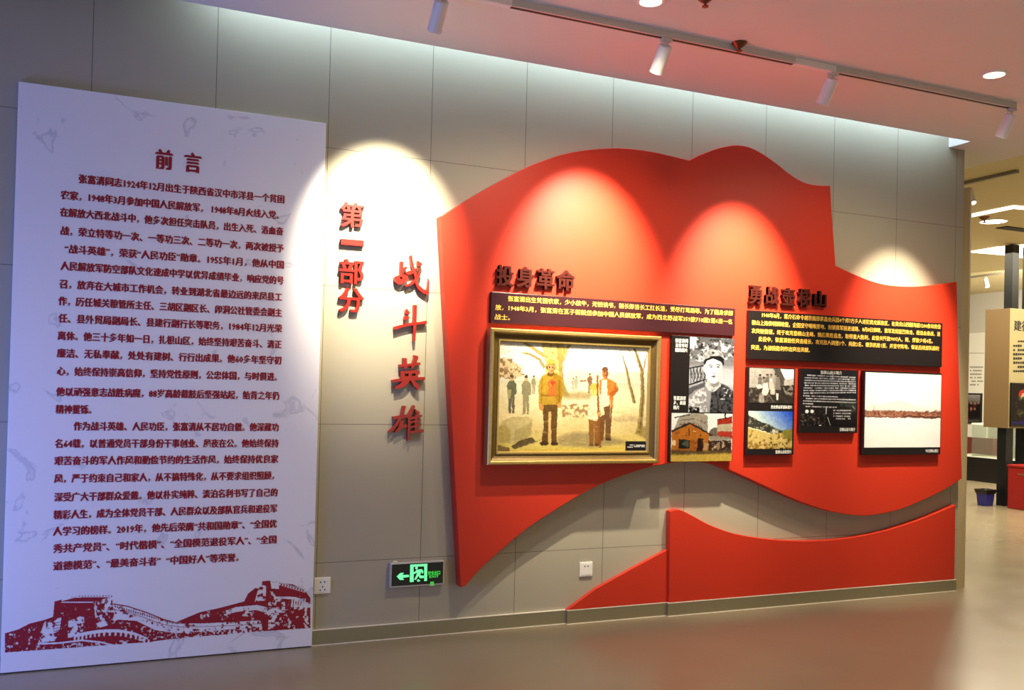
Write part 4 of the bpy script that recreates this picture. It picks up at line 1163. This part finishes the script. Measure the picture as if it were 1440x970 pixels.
(x0, z0), (x1, z1) = Z(EZ, [(940, 395), (1195, 378)], gy); put_text(mb, '安全出口', x0, x1, (z0 + z1) / 2, 0.024, gy, bold=0.02)
mb.build('sign_lettering', M_GREEN2, sign, fix=False); mb = MB()
(x0, z0), (x1, z1) = Z(EZ, [(968, 465), (1165, 455)], gy); put_text(mb, 'EXIT', x0, x1, (z0 + z1) / 2, 0.018, gy, bold=0.02)
mb.build('sign_lettering', M_GREEN2, sign, fix=False)
mb = MB()
for i in range(3):
    flat(mb, EZ, [(988 + i * 27, 575 - i * 3), (1006 + i * 27, 573 - i * 3), (1006 + i * 27, 618), (988 + i * 27, 620)], gy)
flat(mb, EZ, [(985, 640), (1070, 636), (1070, 650), (985, 655)], ey - 0.0012)
mb.build('indicator_light', M_GREEN2, sign, fix=False)
hk = Z(EZ, [(195, 185), (205, 150), (240, 140), (275, 155), (285, 182)], -0.012)
MB().tube([(a, -0.012, b) for a, b in hk], 0.0035).build('hanging_hook', M_SOCKET, sign, smooth=True)

def socket(cx, cz, label, pins):
    t_ = empty('wall_socket', (cx, 0, cz), label, 'wall socket')
    MB().box(cx - 0.043, cx + 0.043, -0.009, 0.0, cz - 0.043, cz + 0.043).build('cover_plate', M_SOCKET, t_, bevel=0.003)
    MB().box(cx - 0.034, cx + 0.034, -0.0105, -0.008, cz - 0.034, cz + 0.034).build('insert', M_SOCKET, t_, bevel=0.001)
    mb = MB()
    for dx, dz in pins:
        mb.box(cx + dx - 0.003, cx + dx + 0.003, -0.0112, -0.0095, cz + dz - 0.004, cz + dz + 0.004)
    mb.build('pin_holes', M_HOLE, t_)
p = PX(453.5, 823.3, 1, -0.009); socket(p.x, p.z, 'white wall socket beside the lower right edge of the preface board', [(-0.011, 0.019), (0.011, 0.019), (0, -0.006), (-0.012, -0.022), (0.012, -0.022)])
p = PX(824.5, 800.3, 1, -0.009); socket(p.x, p.z, 'white wall socket below the flag, left of the wavy red panel', [(-0.011, 0.018), (0.011, 0.018)])

# ------------------------------------------------------------------ ceiling track and spotlights
ty = (PX(1035, 72, 2, HC).y + PX(1420, 158, 2, HC).y) / 2
ty = -0.915
def x_on_track(px):      # where this pixel column crosses the track's underside
    a, b_ = -1.0, 9.0
    for _ in range(50):
        mid = (a + b_) / 2
        v = Vector((mid, ty, HC - 0.05)) - CAM
        if 720 + FOC * v.dot(cr) / v.dot(fw) < px: a = mid
        else: b_ = mid
    return a
xr1 = x_on_track(1426)
def track(name, x0, x1, y, z, label, axis='x'):
    t_ = empty(name, (x0, y, z), label, 'track')
    mb = MB()
    def bx(a, b, h0, h1):
        mb.box(x0, x1, y + a, y + b, z - h1, z - h0)
    bx(-0.018, 0.018, 0.0, 0.012); bx(-0.018, -0.007, 0.012, 0.034); bx(0.015, 0.018, 0.012, 0.034)
    mb.build('rail', M_TRACK, t_)
    MB().box(x0 + 0.01, x1 - 0.01, y - 0.0069, y + 0.0149, z - 0.0325, z - 0.012).build('conductor_groove', M_GROOVE, t_)
    return t_
trk = track('ceiling_track', -3.0, xr1, ty, HC, 'long pale ceiling track parallel to the exhibition wall carrying four white spotlights')
for px in (672, 1146):
    xx_ = PX(px, 5 if px < 700 else 92, 2, HC - 0.02).x
    MB().box(xx_ - 0.14, xx_ + 0.14, ty - 0.019, ty + 0.019, HC - 0.0355, HC - 0.001).build('joint_cover', M_HEAD, trk, bevel=0.002)

def spot_head(x, y, z, tilt, label, power, angle, aim=None, yaw=0.0, group='white spotlights on the ceiling track', blend=0.55, color=WARM):
    """track adapter, stem and tilted can"""
    t_ = empty('track_spotlight', (x, y, z), label, 'spotlight', group)
    d = Vector((math.sin(yaw) * math.sin(tilt), math.cos(yaw) * math.sin(tilt), -math.cos(tilt))).normalized()
    piv = Vector((x, y, z - 0.062))
    ad = MB().box(x - 0.028, x + 0.028, y - 0.016, y + 0.016, z - 0.05, z - 0.034)
    ad.build('track_adapter', M_TRACK, t_, bevel=0.003)
    MB().tube([(x, y, z - 0.048), piv, piv + d * 0.02], 0.007).build('stem', M_TRACK, t_, smooth=True)
    s = piv + d * 0.006
    MB().lathe([(0.0, 0), (0.031, 0.0), (0.034, 0.004), (0.034, 0.134), (0.0355, 0.136), (0.0355, 0.144), (0.029, 0.144), (0.028, 0.122), (0.0, 0.122)], s, d).build('can', M_HEAD, t_, smooth=True)
    lens = MB().lathe([(0.0, 0.124), (0.0275, 0.124), (0.0275, 0.127), (0.0, 0.127)], s, d).build('lens', M_LENS, t_)
    pos = s + d * 0.15
    lp = lamp('spot_beam', 'SPOT', pos, power, color, pos + d, spot_size=math.radians(angle), spot_blend=blend, shadow_soft_size=0.022)
    return t_
def xt(px, py): return PX(px, py, 2, HC - 0.04).x
ymid = ty
TILT = math.radians(36)
heads = [(622, 0, 'white track spotlight cut by the top edge, leftmost of the row', 720, 51, 44),
         (937, 60, 'white track spotlight left of the brass sprinkler, above the painting', 960, 57, 38),
         (1172, 108, 'white track spotlight in the middle right of the track, before the cove end', 880, 54, 35),
         (1423, 162, 'white track spotlight at the right end of the ceiling track', 560, 52, 31)]
for px, py, lb, pw, an, tl in heads:
    spot_head(x_on_track(px), ty, HC, math.radians(tl), lb, pw, an, blend=1.0)

def downlight(x, y, z, r_, label, power, group):
    t_ = empty('downlight', (x, y, z), label, 'downlight', group)
    MB().lathe([(r_, 0.0), (r_ + 0.015, 0.0), (r_ + 0.013, -0.006), (r_, -0.008), (r_ - 0.002, 0.0)], (x, y, z)).build('trim_ring', M_HEAD, t_, smooth=True)
    MB().lathe([(0.0, -0.002), (r_ - 0.001, -0.002), (r_ - 0.001, -0.004), (0.0, -0.004)], (x, y, z)).build('lens', M_DOWN, t_)
    if power:
        lamp('downlight_beam', 'SPOT', (x, y, z - 0.02), power, (1.0, 0.88, 0.66), (x, y, 0), spot_size=math.radians(160), spot_blend=0.6, shadow_soft_size=0.05)
    return t_
G = 'round recessed downlights'
p = PX(915, 1, 2, HC); downlight(p.x, p.y, HC, 0.052, 'round bright downlight cut by the top edge of the view', 120, G)
p = PX(1398, 104, 2, HC); downlight(p.x, p.y, HC, 0.055, 'round bright downlight at the upper right above the track end', 75, G)
p = PX(1397, 311, 2, 3.42); downlight(p.x, p.y, 3.42, 0.14, 'distant round downlight in the far cream ceiling', 160, G)

def sprinkler(px, py, z, k, label):
    p_ = PX(px, py, 2, z)
    t_ = empty('fire_sprinkler', (p_.x, p_.y, z), label, 'sprinkler', 'ceiling sprinklers')
    MB().lathe([(0.040 * k, 0.0), (0.040 * k, -0.004 * k), (0.022 * k, -0.02 * k), (0.012 * k, -0.027 * k)], (p_.x, p_.y, z)).build('escutcheon', M_BRASS, t_, smooth=True)
    MB().lathe([(0.006 * k, -0.026 * k), (0.006 * k, -0.038 * k), (0.015 * k, -0.04 * k), (0.015 * k, -0.046 * k), (0.004 * k, -0.048 * k)], (p_.x, p_.y, z), n=14).build('deflector', M_BRASS, t_, smooth=True)
sprinkler(1040, 60, HC, 1.0, 'brown brass sprinkler next to the ceiling track')
sprinkler(992, -4, HC, 1.0, 'brass sprinkler cut by the top edge beside the bright downlight')
sprinkler(1384.5, 305, 3.42, 1.4, 'small brass sprinkler beside the distant round downlight')

# ------------------------------------------------------------------ far hall fittings
M_POST = mat('black_post_laminate', (17, 17, 18), 0.35)
M_BOXW = mat('olive_display_laminate', (164, 150, 108), 0.5, noise=0.04, scale=4)
M_BROWN = mat('brown_side_laminate', (116, 92, 60), 0.5, noise=0.03, scale=4)
X0, Y0 = 10.56, 3.50
stand = empty('display_stand', (X0, Y0, 0), 'ceiling-high display stand with black posts and a cream text box', 'display stand')
zt = PX(1418, 433, 1, Y0).z; zb_ = PX(1418, 602, 1, Y0).z
bx = PX(1419, 520, 1, Y0).x
MB().box(bx, bx + 1.3, Y0, Y0 + 0.36, zb_, zt).build('display_box', M_BOXW, stand, bevel=0.003)
MB().box(bx - 0.006, bx, Y0 - 0.001, Y0 + 0.361, zb_, zt).build('side_panel', M_BROWN, stand)
for dx in (0.0, 0.34):
    xp = PX(1414, 660, 1, Y0 + 0.06).x + dx
    MB().box(xp, xp + 0.13, Y0 + 0.06, Y0 + 0.19, 0.0, zb_).build('post', M_POST, stand)
    xq = PX(1424, 380, 1, Y0 + 0.06).x + dx
    MB().box(xq, xq + 0.12, Y0 + 0.06, Y0 + 0.18, zt, 3.404).build('post', M_POST, stand)
FZ = (1350, 440, 6.07)
M_BLKINK = mat('black_ink', (24, 20, 16), 0.5)
yf = Y0 - 0.002
mb = MB()
(x0, z0), (x1, z1) = Z(FZ, [(462, 112), (590, 112)], yf); put_text(mb, '建行', x0, x1, (z0 + z1) / 2, 0.145, yf, bold=0.03)
mb.build('heading_text', M_BLKINK, stand, fix=False)
dash_mesh(FZ, [(495, 242, 760, 242, 14)] + [(455, 280 + i * 36, 760, 280 + i * 36, 22) for i in range(7)], yf, 5, 19, 0.8).build('fine_print', M_BLKINK, stand, fix=False)
# framed dark picture on the stand
pr2 = rect(FZ, [(440, 598), (640, 598), (640, 972), (437, 972)], Y0 - 0.03)
pic = empty('hanging_picture', (pr2[0], Y0, pr2[2]), 'dark framed picture with a red arc, low on the cream display box', 'picture')
MB().box(pr2[0], pr2[1], Y0 - 0.03, Y0 - 0.004, pr2[2], pr2[3]).build('frame', M_BLACKB, pic, bevel=0.003)
def paint_dark():
    q = [(455, 615), (625, 615), (625, 960), (452, 960)]
    p_ = Paint(60, 90, q, (44, 30, 26))
    p_.ell(560, 700, 60, 46, (196, 60, 44)); p_.ell(572, 722, 56, 40, (226, 200, 170)); p_.ell(575, 740, 50, 34, (60, 44, 34)); p_.blobs([(480, 720), (625, 720), (625, 900), (480, 900)], (110, 116, 70), 10, 3, 0.5, 0.7); p_.poly([(455, 925), (625, 925), (625, 950), (452, 950)], (46, 40, 110))
    return p_
picture('print', (pr2[0] + 0.02, pr2[1] - 0.02, pr2[2] + 0.02, pr2[3] - 0.02), Y0 - 0.0315, paint_dark(), M_INK, pic)

# white text panel on the far wall: local frame across y on the plane x = XW
XW = 15.4
def far(px, py, x): return PX(px, py, 0, x)
M_FARW = mat('far_white_panel', (240, 236, 222), 0.5)
a_ = far(1390, 467, XW - 0.03); b_ = far(1390, 600, XW - 0.03); l_ = far(1356, 540, XW - 0.03)
farp = empty('information_board', (XW, a_.y, 0.3), 'distant white text panel on the far wall beyond the exhibition wall end', 'text board')
MB().box(XW - 0.03, XW - 0.002, a_.y, l_.y + 1.2, 0.3, a_.z).build('panel', M_FARW, farp)
mb = MB()
M_GREYINK = mat('grey_ink', (140, 134, 120), 0.6)
def farquad(mb, q, x):
    P = [far(*p_, x) for p_ in q]
    mb.add([(x, p_.y, p_.z) for p_ in P], [(0, 1, 2, 3)])
rng = random.Random(3)
for i in range(6):
    yy_ = 440 + (462 + i * 30) / 6.07
    for k in range(9):
        px_ = 1364 + k * 2.1
        if rng.random() > 0.85 or px_ > 1382: continue
        farquad(mb, [(px_, yy_ - 1.1), (px_ + 1.6, yy_ - 1.1), (px_ + 1.6, yy_ + 1.1), (px_, yy_ + 1.1)], XW - 0.032)
farquad(mb, [(1360, 496), (1384, 496), (1384, 496.7), (1360, 496.7)], XW - 0.032)
mb.build('fine_print', M_GREYINK, farp, fix=False)
ga = far(1381, 553, XW - 0.05); gb = far(1381, 596, XW - 0.05); gl = far(1352, 575, XW - 0.05)
gp = empty('group_picture', (XW - 0.03, ga.y, gb.z), 'small dark framed group photo on the distant white text panel', 'picture')
MB().box(XW - 0.06, XW - 0.034, ga.y, gl.y, gb.z, ga.z).build('frame', M_BLACKB, gp)
def paint_far_group():
    p_ = Paint(60, 80, [(0, 0), (60, 0), (60, 80), (0, 80)], (60, 58, 58))
    p_.grade([(0, (190, 186, 180)), (0.2, (150, 146, 142)), (0.4, (60, 54, 54)), (0.8, (40, 38, 42)), (1, (120, 116, 112))])
    for i in range(9):
        x = 6 + (i % 5) * 12; y_ = 24 + (i // 5) * 18
        p_.ell(x, y_ + 16, 7, 16, (44, 38, 44) if i % 3 else (104, 40, 40)); p_.ell(x, y_, 3.4, 4.5, (196, 150, 128))
    return p_
picture('print', (0, 1, gb.z + 0.03, ga.z - 0.03), 0, paint_far_group(), M_INK, gp,
        flip=lambda co: np.c_[np.full(len(co), XW - 0.0615), (gl.y - 0.03) + co[:, 0] * ((ga.y + 0.03) - (gl.y - 0.03)), co[:, 2]])

# glass display case
cx0, cy0 = 13.32, 5.55
case = empty('display_case', (cx0, cy0, 0), 'distant glass display case on a black base before the far wall', 'display case')
zt1 = PX(1385, 644, 0, cx0).z; zt2 = PX(1385, 598, 0, cx0).z
MB().box(cx0, cx0 + 0.7, 4.2, 6.9, 0.0, zt1).build('base', M_BLACKB, case, bevel=0.01)
MB().box(cx0 + 0.02, cx0 + 0.68, 4.25, 6.85, zt1, zt1 + 0.012).build('display_deck', M_FARW, case)
M_GLASS = bpy.data.materials.new('case_glass'); M_GLASS.use_nodes = True
nt = M_GLASS.node_tree; nt.nodes.clear()
o_ = nt.nodes.new('ShaderNodeOutputMaterial'); mx = nt.nodes.new('ShaderNodeMixShader'); tr = nt.nodes.new('ShaderNodeBsdfTransparent'); gl_ = nt.nodes.new('ShaderNodeBsdfGlossy')
gl_.inputs['Roughness'].default_value = 0.05; mx.inputs[0].default_value = 0.10
tr.inputs[0].default_value = (0.93, 0.96, 0.93, 1)
nt.links.new(tr.outputs[0], mx.inputs[1]); nt.links.new(gl_.outputs[0], mx.inputs[2]); nt.links.new(mx.outputs[0], o_.inputs[0])
gmb = MB()
yl = PX(1367, 620, 0, cx0 + 0.03).y
gmb.box(cx0 + 0.02, cx0 + 0.03, 4.25, yl, zt1 + 0.012, zt2); gmb.box(cx0 + 0.67, cx0 + 0.68, 4.25, yl, zt1 + 0.012, zt2); gmb.box(cx0 + 0.03, cx0 + 0.67, yl - 0.01, yl, zt1 + 0.012, zt2)
gmb.build('glass', M_GLASS, case)
MB().box(cx0 + 0.015, cx0 + 0.685, 4.25, yl + 0.005, zt2, zt2 + 0.03).build('top_rim', M_FARW, case)
# maroon back panel standing against the far wall
pa = far(1396, 617, 15.1); pb = far(1356, 640, 15.1)
mp = MB().box(15.1, 15.25, pa.y, pb.y + 0.3, 0.0, pa.z).build('low_partition', mat('maroon_partition', (112, 52, 46), 0.5, noise=0.05), bevel=0.004)
tag(mp, 'low maroon partition behind the distant glass display case', 'partition')

# waste bin
bp_ = PX(1390, 712, 2, 0.0); bcx, bcy = bp_.x + 0.05, bp_.y + 0.09
bin_ = empty('waste_bin', (bcx, bcy, 0), 'small blue waste bin with a black liner on the far floor', 'bin')
M_BLUE = mat('blue_plastic', (44, 40, 128), 0.4); M_LINER = mat('black_liner', (16, 14, 16), 0.35)
def rr(w, d, r_, n=5):
    out = []
    for sx, sy, a0 in ((1, 1, 0), (-1, 1, 90), (-1, -1, 180), (1, -1, 270)):
        for k in range(n):
            a = math.radians(a0 + 90 * k / (n - 1)); out.append((sx * (w / 2 - r_) + r_ * math.cos(a), sy * (d / 2 - r_) + r_ * math.sin(a)))
    return out
def loft(mb, secs):
    n = len(secs[0][0]); vs, fs = [], []
    for pts, z in secs: vs += [(bcx + x, bcy + y_, z) for x, y_ in pts]
    for i in range(len(secs) - 1):
        for k in range(n): fs.append((i * n + k, i * n + (k + 1) % n, (i + 1) * n + (k + 1) % n, (i + 1) * n + k))
    fs.append(tuple(reversed(range(n)))); fs.append(tuple((len(secs) - 1) * n + k for k in range(n)))
    mb.add(vs, fs)
mb = MB(); loft(mb, [(rr(0.155, 0.125, 0.03), 0.0), (rr(0.165, 0.135, 0.03), 0.02), (rr(0.19, 0.16, 0.03), 0.185)]); mb.build('bucket', M_BLUE, bin_, smooth=True)
mb = MB(); base_ = rr(0.2, 0.17, 0.03)
def wob(pts, k, s): return [(x * (1 + k * math.sin(i * 2.3 + s)), y_ * (1 + k * math.cos(i * 1.7 + s))) for i, (x, y_) in enumerate(pts)]
loft(mb, [(wob(rr(0.2, 0.17, 0.03), 0.05, 1), 0.16), (wob(rr(0.215, 0.18, 0.03), 0.03, 2), 0.185), (wob(rr(0.225, 0.19, 0.03), 0.03, 0), 0.212), (rr(0.19, 0.155, 0.03), 0.212), (rr(0.16, 0.13, 0.03), 0.17)]); mb.build('liner', M_LINER, bin_, smooth=True)

# red cabinet box
rb = PX(1416, 714, 2, 0.0)
rx, ry = rb.x - 0.02, rb.y - 0.38
rbx = empty('red_cabinet', (rx, ry, 0), 'red low cabinet with white corner clips at the right edge', 'cabinet')
M_RBOX = mat('red_cabinet_enamel', (150, 22, 18), 0.4, noise=0.04)
zr = PX(1418, 656, 1, ry + 0.36).z
MB().box(rx, rx + 0.5, ry, ry + 0.36, 0.0, zr).build('body', M_RBOX, rbx, bevel=0.008)
MB().box(rx - 0.01, rx + 0.51, ry - 0.01, ry + 0.37, zr, zr + 0.03).build('lid', M_RBOX, rbx, bevel=0.008)
for zz in (0.02, zr + 0.005):
    MB().box(rx - 0.016, rx + 0.02, ry - 0.016, ry + 0.06, zz, zz + 0.022).build('corner_clip', M_FARW, rbx, bevel=0.003)
MB().box(rx - 0.004, rx + 0.0, ry + 0.06, ry + 0.22, zr - 0.09, zr - 0.075).build('vent_slot', M_BROWN, rbx)

# linear lights and fittings in the far ceiling
ZF = 3.42
def ceil_poly(name, pix, label, cat, z=ZF):
    P = [PX(a, b, 2, z) for a, b in pix]
    n = len(P)
    mb = MB()
    mb.add([(q.x, q.y, z - 0.012) for q in P] + [(q.x, q.y, z - 0.001) for q in P], [tuple(range(n)), tuple(reversed(range(n, 2 * n)))] + [(i, (i + 1) % n, (i + 1) % n + n, i + n) for i in range(n)])
    return tag(mb.build(name, M_LIN), label, cat)
ceil_poly('linear_light', [(1366, 304), (1425, 292), (1446, 294), (1446, 290.5), (1425, 288.5), (1366, 300.5)], 'thin bent white light line in the far ceiling', 'ceiling light')
ceil_poly('light_panel', [(1362, 353.5), (1400, 347), (1446, 343), (1446, 363), (1410, 357.5)], 'broad white luminous panel in the far ceiling behind the black posts', 'ceiling light')
def far_track(pa_, pb_, label):
    A_, B_ = PX(*pa_, 2, ZF), PX(*pb_, 2, ZF)
    d = (B_ - A_).normalized(); s = Vector((-d.y, d.x, 0)) * 0.02
    mb = MB()
    vs = [A_ - s, A_ + s, B_ + s, B_ - s]
    mb.add([(q.x, q.y, ZF - 0.03) for q in vs] + [(q.x, q.y, ZF) for q in vs], [(0, 1, 2, 3), (7, 6, 5, 4), (0, 4, 5, 1), (1, 5, 6, 2), (2, 6, 7, 3), (3, 7, 4, 0)])
    return tag(mb.build('ceiling_track', mat('grey_track', (150, 142, 122), 0.5)), label, 'track')
far_track((1354, 256), (1431, 238.5), 'short grey ceiling track beyond the wall end at the right')
far_track((1362, 389), (1414, 382), 'distant ceiling track left of the black posts')
q = PX(1386, 386, 2, ZF)
spot_head(q.x, q.y, ZF - 0.01, math.radians(25), 'distant white spotlight hanging left of the black posts', 20, 60, yaw=math.radians(200), group='far spotlights')
q = PX(1361, 257, 2, ZF)
spot_head(q.x + 0.02, q.y, ZF - 0.01, math.radians(28), 'bright small spotlight just right of the exhibition wall end', 30, 60, yaw=math.radians(200), group='far spotlights')
q0, q1 = PX(1390, 322, 2, ZF), PX(1408, 321, 2, ZF)
v = MB().box(q0.x, q0.x + 0.5, q0.y - 0.25, q0.y - 0.1, ZF - 0.01, ZF).build('ceiling_vent', M_GROOVE)
tag(v, 'dark narrow slot vent under the distant downlight', 'vent')
